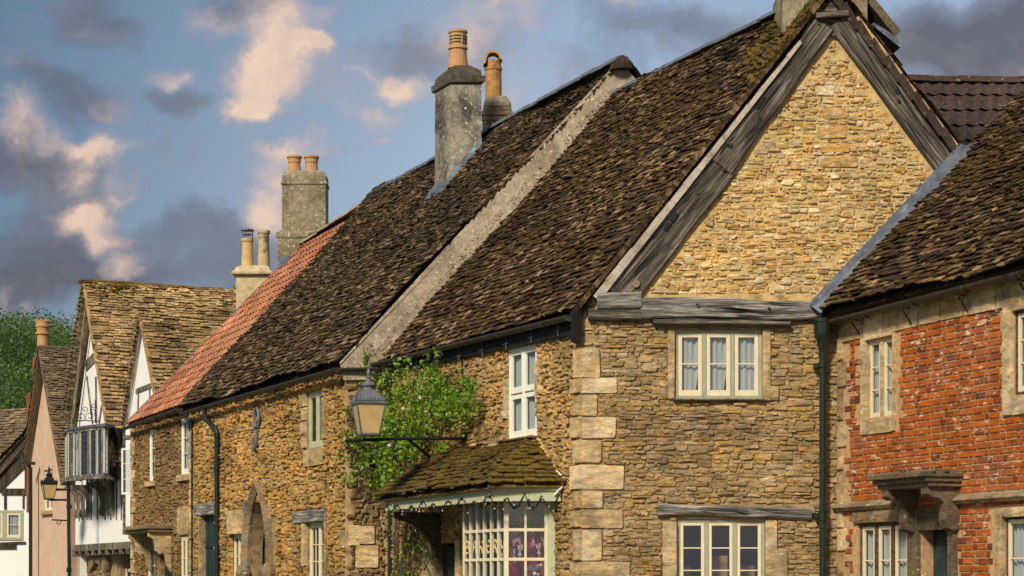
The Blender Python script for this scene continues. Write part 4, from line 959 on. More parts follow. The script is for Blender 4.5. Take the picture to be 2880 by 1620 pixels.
for z in (2.45, 4.3): mb.lathe(c + V((0, 0, z)), [(.06, -.07), (.078, -.05), (.078, .05), (.06, .07)], 10)
mb.lathe(c + V((-.04, -.02, 4.95)), [(.06, 0), (.085, .08), (.12, .15), (.13, .36), (.14, .36), (.14, .4)], 10)
mb.build('drainpipe', 'green_iron', H2)
# big grey chimney on the slope
mb = MB(); P0 = V((wp(1269, 0, CH2y).x, CH2y, 0)); P1 = V((wp(1355, 0, CH2y).x, CH2y, 0)); P3 = V((wp(1222, 0, 41.24).x, 41.24, 0)); P2 = P3 + (P1 - P0)
zt_c = 11.08
def rz(p): # height of the slope under point
    return rp2['O'].z + ((p - rp2['O']).x * -rp2['N'].x + (p - rp2['O']).y * -rp2['N'].y) / rp2['N'].z
mb.hexa([V((p.x, p.y, rz(p) - .2)) for p in (P0, P1, P2, P3)] + [V((p.x, p.y, zt_c)) for p in (P0, P1, P2, P3)])
CH = mb.build('chimney', 'grey_render', H2, bevel=.02)
mb = MB(); cc = (P0 + P1 + P2 + P3) / 4
def ring(k, z): return [V((cc.x + (p.x - cc.x) * k, cc.y + (p.y - cc.y) * k, z)) for p in (P0, P1, P2, P3)]
levels = [(1.0, zt_c - .02), (1.14, zt_c + .01), (1.16, zt_c + .13), (1.0, zt_c + .14), (.98, zt_c + .25), (.9, zt_c + .27), (.5, zt_c + .39)]
for (k0, z0), (k1, z1) in zip(levels, levels[1:]): mb.hexa(ring(k0, z0) + ring(k1, z1))
mb.build('chimney_cap', 'capstone', CH, bevel=.01)
mb = MB(); pc = V((wp(1288, 0, 40.9).x, 40.9, zt_c + .38))
mb.lathe(pc, [(.20, 0), (.175, .22), (.165, .36), (.19, .37), (.19, .40), (.165, .42), (.165, .66), (.185, .68), (.185, .72), (.14, .72), (.14, .5)], 18)
for z in (.47, .53, .59): mb.lathe(pc + V((0, 0, z)), [(.1675, 0), (.1675, .025)], 18, 1)
for k in range(6): an = k * math.pi / 3; mb.lathe(pc + V((math.cos(an) * .165, math.sin(an) * .165, .46)), [(.014, 0), (.014, .17)], 5, 0)
mb.build('chimney_pot', ['terracotta', 'room'], CH)
mb = MB()
def onr(x, y, k=.1): p = V((x, y, 0)); return V((x, y, rz(p))) + rp2['N'] * k
for i in range(5):
    f0, f1 = i / 5, (i + 1.02) / 5; A_ = P0.lerp(P1, f0); B_ = P0.lerp(P1, f1); y = CH2y - .02
    a = V((A_.x, y, rz(A_) + .17)); b = V((B_.x, y, rz(B_) + .17))
    mb.hexa([a, b, b + V((0, -.09, -.04)), a + V((0, -.09, -.04)), a + V((0, 0, .2)), b + V((0, 0, .2)), b + V((0, -.02, .18)), a + V((0, -.02, .18))])
A_, B_ = P0 + V((-.06, -.1, 0)), P3 + V((-.06, .1, 0)); a, b = V((A_.x, A_.y, rz(A_) + .15)), V((B_.x, B_.y, rz(B_) + .15)); mb.hexa([a + V((-.14, 0, -.14)), a, b, b + V((-.14, 0, -.14)), a + V((-.12, 0, -.09)), a + V((.07, .02, .2)), b + V((.07, .02, .2)), b + V((-.12, 0, -.09))])
mb.build('lead_flashing', 'lead', CH)

# ------------------------------------------------------------------ RED TILED COTTAGE (house 3)
H3 = thing('red_tiled_cottage', 'brown rubble cottage under a red clay tiled roof at the end of the stone row', 'house', (-8.5, 49.5, 0))
mb = MB()
a3 = F2.rect(419, 434, 1211, 1355); b3 = F2.rect(508, 531, 1177, 1337); c3_ = (F2.s(508), F2.s(531), .9, F2.px(508, 1512)[1]); d3 = (F2.s(440), F2.s(484), 0, F2.px(455, 1560)[1]); e3 = (F2.s(415), F2.s(434), .9, F2.px(415, 1520)[1])
panel(mb, F2, [(s518, 0), (s47, 0), (s47, 5.42), (s518, 5.42)], [a3, b3, c3_, d3, e3], n=-.02)
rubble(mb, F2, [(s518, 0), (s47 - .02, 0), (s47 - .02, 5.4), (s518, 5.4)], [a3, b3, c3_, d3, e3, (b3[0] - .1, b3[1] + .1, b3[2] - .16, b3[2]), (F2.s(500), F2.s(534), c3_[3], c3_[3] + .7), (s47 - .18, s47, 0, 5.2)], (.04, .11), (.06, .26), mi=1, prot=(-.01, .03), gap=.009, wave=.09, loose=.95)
z = 0
i = 0
while z < 5.2:
    h = R.uniform(.25, .4); cushion(mb, F2, s518 + .0, s518 + (.32 if i % 2 else .2), z, z + h - .01, -.03, .045, .004, 2, r=.05); cushion(mb, F2, s47 - (.2 if i % 2 else .14), s47 - .03, z, z + h - .01, -.03, .035, .004, 2, r=.05); z += h; i += 1
cushion(mb, F2, F2.s(500), F2.s(534), c3_[3] + .05, c3_[3] + .7, -.03, .03, .01, 2, r=.15)
p, q = onF2(51.8), onF2(51.8) + V((8.2, 0, 0))
mb.add([p, q, q + V((0, 0, 5.4)), V(ridgept(51.8, 9.7)), p + V((0, 0, 5.4))], [(0, 1, 2, 3, 4)])
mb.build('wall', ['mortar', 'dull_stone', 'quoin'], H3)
eF3 = onF2(51.7) + V((-.12, 0, 5.46)); eN3 = onF2(47.2) + V((-.2, 0, 5.5)); rF3 = ridgept(51.7, 9.8); rN3 = ridgept(47.2, 10.08)
rp3 = roof_plane(eF3, eN3, rF3, rN3)
mb = MB(); O, S, T, N = rp3['O'], rp3['S'], rp3['T'], rp3['N']; c = [(rp3['sl'](0), 0), (rp3['sr'](0), 0), (rp3['sr'](1), rp3['tmax']), (rp3['sl'](1), rp3['tmax'])]
mb.hexa([O + S * a + T * t - N * .15 for a, t in c] + [O + S * a + T * t - N * .01 for a, t in c])
pantiles(mb, rp3, .24, .32, .035, step=.03); RF3 = mb.build('roof', 'red_tile', H3)
mb = MB(); ridge_line(mb, rF3, rN3, (1, .3, 0), seg=.42, r=.14, drop=.1); 
for i in range(16):
    P, Q = eF3.lerp(rF3, i / 16), eF3.lerp(rF3, (i + 1) / 16); mb.hexa([P - N * .12, Q - N * .12, Q - N * .12 - S * .1, P - N * .12 - S * .1, P + N * .07, Q + N * .07, Q + N * .05 - S * .08, P + N * .05 - S * .08])
mb.build('verge_mortar', 'render', RF3)
rp3b = roof_plane(onF2(47.2) + V((8.5, 0, 5.2)), onF2(51.95) + V((8.5, 0, 5.2)), rN3, rF3); roof('rear_roof_slope', rp3b, 'slate', H3, exp=.3, wid=(.4, .7))
gutter('gutter', F2.w(s518 - .05, 5.36, .2), F2.w(s47 - .2, 5.44, .24), 'gutter', H3, .065, F2.n, every=1.3)
window(F2, H3, *a3, 1, 3, 1, nf=-.02, fw=.04, sw=.07, frame='white_sash', sash='white_sash', sill=(.12, .12, .08))
window(F2, H3, *b3, 1, 3, 1, nf=-.02, fw=.04, sw=.07, frame='white_sash', sash='white_sash', sill=(.12, .14, .08))
window(F2, H3, *c3_, 2, 4, 1, nf=-.02, fw=.05, sw=.03, frame='cream', sash='cream', curtain=False, room='grey_room')
window(F2, H3, *e3, 1, 3, 1, nf=-.02, fw=.05, sw=.05, frame='cream', sash='cream')
mb = MB(); mb.box(F2, d3[0], d3[1], 0, d3[3], -.3, -.2); mb.build('door', 'room', H3)
mb = MB(); z = F2.px(440, 1492)[1]; hx0_, hx1_ = F2.s(418), F2.s(486)
mb.box(F2, hx0_, hx1_, z, z + .1, -.02, .62); mb.box(F2, hx0_ + .04, hx1_ - .04, z - .07, z, -.02, .55); hd = mb.build('door_hood', 'arch_stone', H3, bevel=.02)
scroll = [(0, 0), (.52, 0), (.52, -.1), (.42, -.16), (.36, -.3), (.36, -.42), (.28, -.5), (.2, -.46), (.14, -.55), (.1, -.75), (.0, -.9)]
for a in (hx0_ + .12, hx1_ - .26): mb = MB(); mb.prism_s(F2, [(x, z - .07 + y) for x, y in scroll], a, a + .14); mb.build('hood_bracket', 'quoin', H3)
# rendered two-pot chimney on the far gable
def chimney(house, u0, u1, v0, y, dep, mat, caps, name='chimney', bot=8.0, rot=None, capmat=None):
    mb = MB(); a, b = wp(u0, v0, y), wp(u1, v0, y); cx = (a.x + b.x) / 2; hw = (b.x - a.x) / 2; zt = a.z
    mb.lathe((cx, y + dep / 2, 0), [(hw, bot), (hw, zt)], sq=True, sy=dep / 2 / hw)
    o = mb.build(name, mat, house, bevel=.02) if house else mb.build(name, mat, bevel=.02)
    mb = MB(); mb.lathe((cx, y + dep / 2, 0), [(hw * k, zt + z) for k, z in caps], sq=True, sy=dep / 2 / hw); mb.build('chimney_cap', capmat or mat, o, bevel=.015) if house else None
    return o, V((cx, y + dep / 2, zt)), hw, mb
C3, p3, hw3, _ = chimney(H3, 793, 917, 520, 51.9, .7, 'buff_render', [(1.0, 0), (1.05, .02), (1.05, .07), (1.0, .09), (1.0, .24), (.92, .33), (.6, .38)], bot=7.5)
for dx in (-.25, .17):
    mb = MB(); c = p3 + V((dx - .02, 0, .34)); mb.lathe(c, [(.17, 0), (.15, .2), (.145, .24), (.16, .26), (.165, .36), (.19, .38), (.19, .42), (.13, .42), (.12, .2)], 16); mb.build('chimney_pot', 'terracotta', C3)
mb = MB(); mb.lathe((p3.x - .03, p3.y, 0), [(hw3 * 1.13, 7), (hw3 * 1.13, wp(0, 672, 51.9).z), (hw3 * 1.2, wp(0, 668, 51.9).z), (hw3 * 1.2, wp(0, 655, 51.9).z), (hw3 * 1.0, wp(0, 648, 51.9).z)], sq=True, sy=.68); mb.build('chimney_base', 'buff_render', C3, bevel=.015)
mb = MB(); a = wp(787, 760, 51.3); mb.box(Frame(0, a.y, None, x0=0), a.x, a.x + .3, a.z - .1, a.z + .35, -.1, 0); mb.build('lead_flashing', 'lead', C3)
# slender cream chimney with two tall pots
C4 = thing('chimney_stack', 'slender cream rendered chimney stack with two tall yellow clay pots beside the red tiled roof', 'chimney', (wp(712, 0, 53).x, 53.2, 5))
mb = MB(); a, b = wp(664, 775, 53.2), wp(756, 775, 53.2); cx = (a.x + b.x) / 2; hw = (b.x - a.x) / 2
mb.lathe((cx, 53.6, 0), [(hw, 5.0), (hw, a.z)], sq=True, rot=rad(0)); mb.build('stack', 'cream_render', C4, bevel=.02)
mb = MB(); mb.lathe((cx, 53.6, a.z), [(hw, 0), (hw * 1.25, .03), (hw * 1.25, .10), (hw * 1.1, .13), (hw * 1.0, .22), (hw * .7, .27)], sq=True); mb.build('chimney_cap', 'cream_render', C4, bevel=.01)
for (u, m_, hgt_) in ((696, 'buff_pot', .78), (742, 'soot_pot', .98)):
    mb = MB(); c = V((wp(u, 0, 53.6).x, 53.6, a.z + .2)); h = hgt_
    mb.lathe(c, [(.165, 0), (.155, .1), (.135, h * .8), (.14, h - .08), (.16, h - .07), (.165, h), (.11, h), (.1, h * .6)], 16); o = mb.build('chimney_pot', m_, C4)
    if u == 696:
        mb = MB()
        for k in range(12): an = k * math.pi / 6; mb.tube([c + V((math.cos(an) * .14, math.sin(an) * .14, h)), c + V((math.cos(an) * .14, math.sin(an) * .14, h + .2))], .006, 4)
        mb.lathe(c + V((0, 0, h + .1)), [(.142, 0), (.146, .01)], 12); mb.lathe(c + V((0, 0, h + .2)), [(.17, 0), (.17, .025), (.1, .05)], 14); mb.build('wire_cowl', 'iron', o)
# chimney with clay cowl rising behind the ridge
C5 = thing('chimney_stack', 'short stone chimney stack with one tall ochre pot and curved clay cowl behind the ridge', 'chimney', (-.25, 42.3, 8))
yb = 42.1; a, b = wp(1356, 320, yb), wp(1441, 320, yb); cx = (a.x + b.x) / 2; hw = (b.x - a.x) / 2; mb = MB()
mb.lathe((cx, yb + hw, 0), [(hw, 7.8), (hw, a.z - .22)], sq=True)
for i in range(4): z0_ = a.z - .22 + i * .095; k = (1.0, .97, 1.04, .95)[i]; mb.lathe((cx, yb + hw, z0_), [(hw * k, 0), (hw * k, .088)], sq=True)
mb.build('stack', 'hood_stone', C5, bevel=.01)
mb = MB(); z0_ = a.z + .16; mb.lathe((cx, yb + hw, z0_), [(hw * .93, 0), (hw * .9, .09), (hw * .55, .23)], sq=True); mb.build('flaunching', 'buff_render', C5, bevel=.02)
mb = MB(); c = V((wp(1388, 0, yb + hw).x, yb + hw, z0_ + .2)); mb.lathe(c, [(.165, 0), (.158, .55), (.175, .57), (.175, .61), (.155, .62), (.15, .68), (.155, .72), (.16, .75), (.12, .75), (.11, .4)], 16); pt = mb.build('chimney_pot', 'stained_pot', C5)
mb = MB(); arc = []
for k in range(11):
    th = math.pi * (k / 10) * 1.02 - .05; arc.append((math.cos(th) * .175, math.sin(th) * .16 + .76 + (-.10 if k > 7 else 0) * (k - 7) / 3))
vs = [];
for rr_ in (1.06, .78):
    for dy in (-.17, .17):
        for x, z in arc: vs.append(c + V((x * rr_ - .015, dy, .0 + (z - .76) * rr_ + .76)))
m = 11; fs = []
for k in range(10): fs += [(k, k + 1, m + k + 1, m + k), (2 * m + k, 2 * m + k + 1, 3 * m + k + 1, 3 * m + k), (k, k + 1, 2 * m + k + 1, 2 * m + k), (m + k, m + k + 1, 3 * m + k + 1, 3 * m + k)]
mb.add(vs, fs); mb.build('clay_cowl', 'terracotta', pt)

# ------------------------------------------------------------------ BRICK HOUSE
H5 = thing('brick_house', 'weathered orange brick house with stone window surrounds and dark stone slate roof', 'house', (6, 27, 0))
ul = (FB.s(2425), FB.s(2518), FB.px(2425, 1225)[1], FB.px(2425, 950)[1]); ulw = (FB.s(2437), FB.s(2514), ul[2] + .2, ul[3] - .05)
ur = (FB.s(2824), FB.s(2824) + 1.35, FB.px(2824, 1172)[1], FB.px(2824, 862)[1]); urw = (FB.s(2850), ur[1] - .12, ur[2] + .24, ur[3] - .08)
llw = (FB.s(2410), FB.s(2550), .95, FB.px(2410, 1472)[1]); lrs = (FB.s(2802), FB.s(2802) + 1.35, .9, FB.px(2802, 1430)[1]); lrw = (FB.s(2822), lrs[1] - .12, .95, FB.px(2820, 1455)[1])
dr = (FB.s(2588), FB.s(2672), 0, FB.px(2588, 1492)[1])
zs_ = FB.px(2346, 1436)[1]; zs2 = FB.px(2690, 1415)[1]
mb = MB(); Lb = 8.5
panel(mb, FB, [(0, 0), (Lb, 0), (Lb, 5.3), (0, 5.3)], [ulw, urw, llw, lrw, dr], n=-.01)
doorsk = (FB.s(2560), FB.s(2692), 0, FB.px(2590, 1455)[1])
bsk = [ul, ur, (llw[0] - .08, llw[1] + .08, .5, llw[3] + .22), lrs, doorsk, (0, .14, 0, 5.0)]
z = .3; r = 0
while z < 4.96:
    a = .02 - R.random() * .1 + (.17 if r % 2 else 0); k = r % 2
    while a < Lb:
        w = .215 if k % 2 else .105; k += 1
        if not any(a + w > b0 and a < b1 and z + .065 > c0 and z < c1 for b0, b1, c0, c1 in bsk):
            n_b = R.uniform(.0, .010); q = .0075; jz = R.uniform(-.002, .002)
            s0_, s1_, z0_, z1_ = a + q, a + w - q * .3, z + q + jz, z + .081 + jz
            vv = [FB.w(s0_, z0_, -.02), FB.w(s1_, z0_, -.02), FB.w(s1_, z1_, -.02), FB.w(s0_, z1_, -.02), FB.w(s0_ + .004, z0_ + .004, n_b), FB.w(s1_ - .004, z0_ + .004, n_b + R.uniform(-.003, .003)), FB.w(s1_ - .004, z1_ - .004, n_b), FB.w(s0_ + .004, z1_ - .004, n_b)]
            mb.add(vv, [(4, 5, 6, 7), (0, 1, 5, 4), (1, 2, 6, 5), (2, 3, 7, 6), (3, 0, 4, 7)], 1)
        a += w + .008
    z += .090; r += 1
# stone dressings
def dress(q, th=.03, m_=2): cushion(mb, FB, q[0], q[1], q[2], q[3], -.03, th, .003, m_, r=.04)
for o_, i_ in ((ul, ulw), (ur, urw), (lrs, lrw)):
    dress((o_[0], i_[0], o_[2], o_[3])); dress((i_[1], o_[1], o_[2], o_[3])); dress((i_[0], i_[1], i_[3], o_[3])); dress((i_[0], i_[1], o_[2], i_[2]))
z = 0.0; i = 0
while z < 4.9: h = R.uniform(.3, .5); dress((.0, .24 if i % 2 else .14, z, min(5, z + h - .01)), .025); z += h; i += 1
a = 0
while a < Lb: w = R.uniform(.5, .9); dress((a, a + w - .01, 4.97, 5.31), .02, 3); a += w
mb.build('wall', ['brick_mortar', 'brick', 'quoin', 'quoin'], H5)
mb = MB(); fw_ = FB.w
for a, b in ((fw_(0, 0, -6), fw_(Lb, 0, -6)), (fw_(Lb, 0, 0), fw_(Lb, 0, -6))): mb.add([a, b, b + V((0, 0, 5.3)), a + V((0, 0, 5.3))], [(0, 1, 2, 3)])
mb.build('rear_wall', 'brick_mortar', H5)
for s0_, s1_, z_ in ((.0, FB.s(2520), zs_), (FB.s(2693), Lb, zs2)):
    mb = MB(); mb.prism_s(FB, [(-.01, z_ - .02), (.06, z_ - .02), (.10, z_ + .03), (.08, z_ + .06), (-.01, z_ + .12)], s0_, s1_); mb.build('string_course', 'arch_stone', H5, bevel=.006)
window(FB, H5, *ulw, 2, 3, 1, nf=-.03, fw=.03, sw=.045, mul=.09, frame='quoin', sash='cream')
window(FB, H5, *urw, 2, 3, 1, nf=-.03, fw=.04, sw=.05, mul=.09, frame='dark_oak', sash='cream')
window(FB, H5, *llw, 3, 3, 1, nf=-.05, fw=.05, sw=.05, mul=.09, frame='dark_oak', sash='cream')
window(FB, H5, *lrw, 2, 3, 1, nf=-.04, fw=.03, sw=.05, mul=.1, frame='dark_oak', sash='cream')
mb = MB(); cushion(mb, FB, llw[0] - .08, llw[1] + .08, llw[3] + .0, llw[3] + .2, -.02, .03, .005, 0, r=.05); mb.build('lintel', 'arch_stone', H5)
mb = MB(); mb.box(FB, dr[0], dr[1], 0, dr[3], -.26, -.2)
for (a, b, c, d) in ((.1, .45, 1.3, 2.1), (.55, .85, 1.3, 2.1), (.1, .45, .2, 1.1), (.55, .85, .2, 1.1)): W_ = dr[1] - dr[0]; mb.box(FB, dr[0] + a * W_, dr[0] + b * W_, c, d, -.2, -.185)
mb.build('door', 'dark_green_door', H5)
mb = MB()
for a, b in ((doorsk[0] - .0, dr[0]), (dr[1], doorsk[1])): cushion(mb, FB, a, b, 0, dr[3] + .3, -.4, .05, .004, 0, r=.03)
mb.box(FB, dr[0], dr[1], dr[3], dr[3] + .3, -.4, .03); mb.build('door_surround', 'hood_stone', H5)
zh = FB.px(2704, 1356)[1]; zh = 2.88
mb = MB(); h0, h1 = FB.s(2550), FB.s(2712)
mb.box(FB, h0, h1, zh + .06, zh + .13, -.01, .60); mb.box(FB, h0 + .03, h1 - .03, zh, zh + .06, -.01, .54); mb.box(FB, h0 + .06, h1 - .06, zh - .06, zh, -.01, .48)
hd = mb.build('door_hood', 'hood_stone', H5, bevel=.015)
mb = MB()
for i in range(120):
    a, n0 = R.uniform(h0, h1), R.uniform(0, .55); r_ = R.uniform(.03, .07); mb.lathe(FB.w(a, zh + .125, n0), [(r_, 0), (r_ * .8, .02), (.005, .035)], 6)
mb.build('moss', 'dim_slate', hd)
scr2 = [(-.02, 0), (.46, 0), (.46, -.09), (.40, -.13), (.30, -.14), (.22, -.2), (.19, -.32), (.20, -.42), (.16, -.52), (.07, -.56), (-.02, -.52)]
for a in (FB.s(2566), FB.s(2682) - .02): mb = MB(); mb.prism_s(FB, [(x, zh - .06 + y) for x, y in scr2], a, a + .15); mb.build('hood_bracket', 'hood_stone', H5, bevel=.008)
# roof and lead flashing against the gable
A5 = V((4.30, 29.96, 5.36)); B5 = V((6.38, 29.96, 7.565)); S5 = FB.d; sl5 = (B5 - A5).normalized()
far_r = A5 + (B5 - A5) * 1.95; near = A5 + S5 * 11
rp5 = roof_plane(A5, near, far_r, far_r + S5 * 11)
RF5 = roof('roof', rp5, 'slate', H5, deck=.055, exp=.08, wid=(.08, .2), th=.02, und=.05)
mb = MB(); k = 9
for i in range(k):
    f0, f1 = i / k * 1.02, (i + 1.03) / k * 1.02; P, Q = A5 + (B5 - A5) * f0, A5 + (B5 - A5) * f1; up_ = V((-sl5.z, 0, sl5.x)); t_ = .003 * i
    b_ = [P + V((0, -.15, 0)), Q + V((0, -.15, 0)), Q + up_ * .03, P + up_ * .03]; j = [x + up_ * .08 for x in b_[:2]]
    mb.hexa([P - up_ * .0 + V((0, .06, 0)), Q + V((0, .06, 0)), Q + V((0, -.24, -.0)) , P + V((0, -.24, 0)), P + up_ * .21 + V((0, -.035 - t_, 0)), Q + up_ * .21 + V((0, -.035 - t_, 0)), Q + up_ * .12 + V((0, -.20 - t_, 0)), P + up_ * .12 + V((0, -.20 - t_, 0))])
P = B5; mb.hexa([P + V((-.15, -.1, -.1)), P + V((.32, -.1, .22)), P + V((.32, -.02, .22)), P + V((-.15, -.02, -.1)), P + V((-.22, -.14, .04)), P + V((.28, -.16, .30)), P + V((.28, .1, .32)), P + V((-.22, .1, .04))])
mb.build('lead_flashing', 'lead', RF5)
rp5b = roof_plane(far_r + V((3.5, 0, -3.6)), far_r + V((3.5, 0, -3.6)) + S5 * 11, far_r, far_r + S5 * 11); roof('rear_roof_slope', rp5b, 'slate', H5, exp=.3, wid=(.4, .7))
gutter('gutter', FB.w(-.12, 5.27, .19), FB.w(Lb, 5.36, .19), 'gutter', H5, .07, FB.n, every=1.35)
for i in range(5):
    a = .62 + i * 1.35; mb = MB(); w = FB.w; mb.tube([w(a, 5.24, .17), w(a, 5.22, -.0), w(a + .02, 5.0, .0)], .010, 5); mb.tube([w(a, 5.2, .14), w(a + .03, 5.0, .01)], .010, 5); mb.build('gutter_bracket', 'black', H5)

# ------------------------------------------------------------------ PANTILED BUILDING BEHIND
H6 = thing('pantiled_outbuilding', 'building behind the gable with a dark brown pantile roof spotted with white lichen', 'house', (9, 38, 0))
rpT = roof_plane(V((4.0, 33.8, 7.3)), V((14, 33.4, 7.2)), V((4.5, 36.0, 10.1)), V((14.5, 35.6, 9.88)))
mb = MB(); O, S, T, N = rpT['O'], rpT['S'], rpT['T'], rpT['N']; c = [(rpT['sl'](0), 0), (rpT['sr'](0), 0), (rpT['sr'](1), rpT['tmax']), (rpT['sl'](1), rpT['tmax'])]
mb.hexa([O + S * a + T * t - N * .15 for a, t in c] + [O + S * a + T * t - N * .01 for a, t in c]); pantiles(mb, rpT, .215, .40, .045, step=.035); rt = mb.build('roof', 'brown_tile', H6)
mb = MB(); ridge_line(mb, V((4.5, 36.0, 10.08)), V((14.5, 35.6, 9.86)), (0, 1, 0), seg=.48, r=.16, drop=.13); mb.build('ridge_tiles', 'brown_tile', rt)
mb = MB(); mb.hexa([V((6.6, 34, 0)), V((14, 33.6, 0)), V((14, 38, 0)), V((6.6, 38.2, 0)), V((6.6, 34, 7.2)), V((14, 33.6, 7.1)), V((14, 38, 7.1)), V((6.6, 38.2, 7.2))]); mb.build('wall', 'chimney_brick', H6)
mb = MB(); mb.add([V((4.5, 36.02, 10.0)), V((14.5, 35.6, 9.8)), V((14.5, 38.3, 7.1)), V((4.5, 38.5, 7.2))], [(0, 1, 2, 3)]); mb.build('rear_roof_slope', 'brown_tile', H6)

# ------------------------------------------------------------------ TIMBER FRAMED HOUSE
H7 = thing('timber_framed_house', 'white plastered timber framed house with two steep gables, stone slate roofs and a leaded oriel', 'house', (-11, 59, 0))
f4 = F4; n4 = f4.n; e4 = -n4
def P4(s, z, n=0): return f4.w(s, z, n)
sA, zA = f4.px(234, 797); sAl, zAl = f4.px(176, 1180); sAr = f4.s(303)
sB, zB = f4.px(392, 890); sBl, zBl = f4.px(345, 1150); sBr, zBr = f4.px(446, 1170)
zE = 5.55
deep = 10.0
def gable_roof(name, sl_, zl_, sp, zp, sr_, zr_, dp, sag=0):
    mb = MB(); 
    nl = (P4(sl_, zl_, -dp), P4(sl_, zl_, .0), P4(sp, zp, -dp), P4(sp, zp, 0))
    nr = (P4(sr_, zr_, 0), P4(sr_, zr_, -dp), P4(sp, zp, 0), P4(sp, zp, -dp))
    rl_ = roof_plane(*nl); rr_ = roof_plane(*nr)
    for rp in (rl_, rr_):
        O, S, T, N = rp['O'], rp['S'], rp['T'], rp['N']; c = [(rp['sl'](0), 0), (rp['sr'](0), 0), (rp['sr'](1), rp['tmax']), (rp['sl'](1), rp['tmax'])]
        mb.hexa([O + S * a + T * t - N * .1 for a, t in c] + [O + S * a + T * t - N * .02 for a, t in c])
    slate_rows(mb, rr_['O'] + rr_['N'] * .04, rr_['S'], rr_['T'], rr_['N'], rr_['tmax'], rr_['sl'], rr_['sr'], exp=.115, wid=(.15, .4), th=.032, und=.05, cover=1.9, g=.010)
    rows = dict(rl_); slate_rows(mb, rl_['O'] + rl_['N'] * .04, rl_['S'], rl_['T'], rl_['N'], rl_['tmax'], lambda f: rl_['sr'](f) - 1.2, rl_['sr'], exp=.13, wid=(.2, .4), th=.028, und=.03, cover=1.9)
    return mb, rl_, rr_
mb, ral, rar = gable_roof('roof', sAl, zAl - .0, sA, zA, sAr + .45, zE - .75, deep)
RA = mb.build('roof', 'ochre_slate', H7)
mb, rbl, rbr = gable_roof('roof', sBl - .1, 5.75, sB, zB, sBr + .25, 5.4, 6.0)
RB = mb.build('roof', 'ochre_slate', H7)
mb = MB(); ridge_line(mb, P4(sA, zA + .0, 0), P4(sA, zA - .02, -deep), (1, 0, 0), seg=.5, r=.17, drop=.13); mb.build('ridge_tiles', 'mossy_slate', RA)
mb = MB(); ridge_line(mb, P4(sB, zB, 0), P4(sB, zB, -6), (1, 0, 0), seg=.5, r=.15, drop=.1); mb.build('ridge_tiles', 'ochre_slate', RB)
# moss along the top of the big roof
mb = MB()
for i in range(170):
    a = R.random() ** .9 * deep; t = rar['tmax'] - abs(R.gauss(0, .16)) - .05; p = rar['O'] + rar['S'] * (rar['sl'](1) + a) + rar['T'] * t + rar['N'] * .09
    mb.lathe(p, [(R.uniform(.05, .12), -.03), (.05, .03), (.005, .045)], 6, rot=R.random())
mb.build('moss', 'moss', RA, smooth=True)
# verge slates and batten ends, barge boards
def verge(house, sa, za, sb, zb_, n_, tuck, bw):
    mb = MB(); L = math.hypot(sb - sa, zb_ - za); n = int(L / .13); d = V((sb - sa, zb_ - za)) / L
    for i in range(n):
        a = sa + (sb - sa) * i / n; z = za + (zb_ - za) * i / n; j = R.uniform(-.02, .05)
        mb.box(f4, a - .10, a + .12, z - .03, z + .02, -tuck, .06 + j, 0)
        if i % 2: mb.box(f4, a + .02 * tuckside, a + .16 * tuckside + .01, z - .18, z - .14, -tuck + .02, .02, 1)
    return mb
tuckside = 1
verge(H7, sAl, zAl, sA, zA, 0, .16, .1).build('verge_slates', ['dim_slate', 'pale_oak'], RA)
tuckside = -1
verge(H7, sBl, 5.9, sB, zB, 0, .05, .1).build('verge_slates', ['dim_slate', 'pale_oak'], RB)
beam('barge_board', P4(sAl + .45, 5.75, -.12), P4(sA + .05, zA - .45, -.12), .11, .09, .05, n4, 'pale_oak', H7, wob=.03)
beam('barge_board', P4(sBl + .1, 5.65, -.06), P4(sB + .02, zB - .25, -.06), .05, .05, .04, n4, 'pale_oak', H7, wob=.01)
# walls: upper gables, first floor, ground floor
sw0, sw1 = f4.s(180), f4.s(445)
doorh = (f4.s(262), f4.s(300), 0, f4.px(262, 1560)[1])
mb = MB(); panel(mb, f4, [(sw0, 2.6), (sw1, 2.6), (sw1, 5.7), (sAr + .1, 5.4), (sA + .0, zA - .25), (sAl + .1, 5.7), (sw0, 5.4)], (), n=-.34, depth=.3)
mb.prism(f4, [(sBr, 5.3), (sB, zB - .12), (sBl, 5.7), (sBl, 5.3)], -.4, -.10)
q = f4.w
ew = [q(sw1, 0, -.47), q(sw1, 0, -9), q(sw1, 5.5, -9), q(sw1, 5.5, -.47)]; mb.add(ew, [(0, 1, 2, 3)])
ew = [q(sw0, 0, -.47), q(sw0, 0, -9), q(sw0, 5.5, -9), q(sw0, 5.5, -.47)]; mb.add(ew, [(0, 1, 2, 3)])
mb.build('plaster_wall', 'white_paint', H7)
mb = MB(); panel(mb, f4, [(sw0, 0), (sw1, 0), (sw1, 2.6), (sw0, 2.6)], [doorh], n=-.75, depth=.3)
rubble(mb, f4 if False else type('x', (), {'w': staticmethod(lambda a, z, n: f4.w(a, z, n - .73)), 'o': f4.o})(), [(sw0, 0), (sw1, 0), (sw1, 2.55), (sw0, 2.55)], [doorh, (f4.s(215), f4.s(300), 0, 2.6)], (.1, .2), (.2, .5), mi=1)
mb.build('ground_floor_wall', ['mortar', 'lower_stone'], H7)
tb = MB(); t_ = lambda u0, v0, u1, v1, w: (*f4.px(u0, v0, -.34), *f4.px(u1, v1, -.34), w)
segs = [t_(243, 1030, 272, 1000, .30), t_(246, 1060, 262, 1190, .10), t_(271, 1060, 273, 1190, .10), t_(288, 1140, 280, 1190, .10)]
for u in (212, 232, 246, 258, 275, 297, 313, 329, 343): segs.append(t_(u, 1340, u, 1462, .06))
for sg in segs: tb = MB(); timbers(tb, f4, [sg], -.34, -.31); tb.build('wall_timber', 'upright_oak', H7)
tB = lambda u0, v0, u1, v1, w: (*f4.px(u0, v0, -.1), *f4.px(u1, v1, -.1), w)
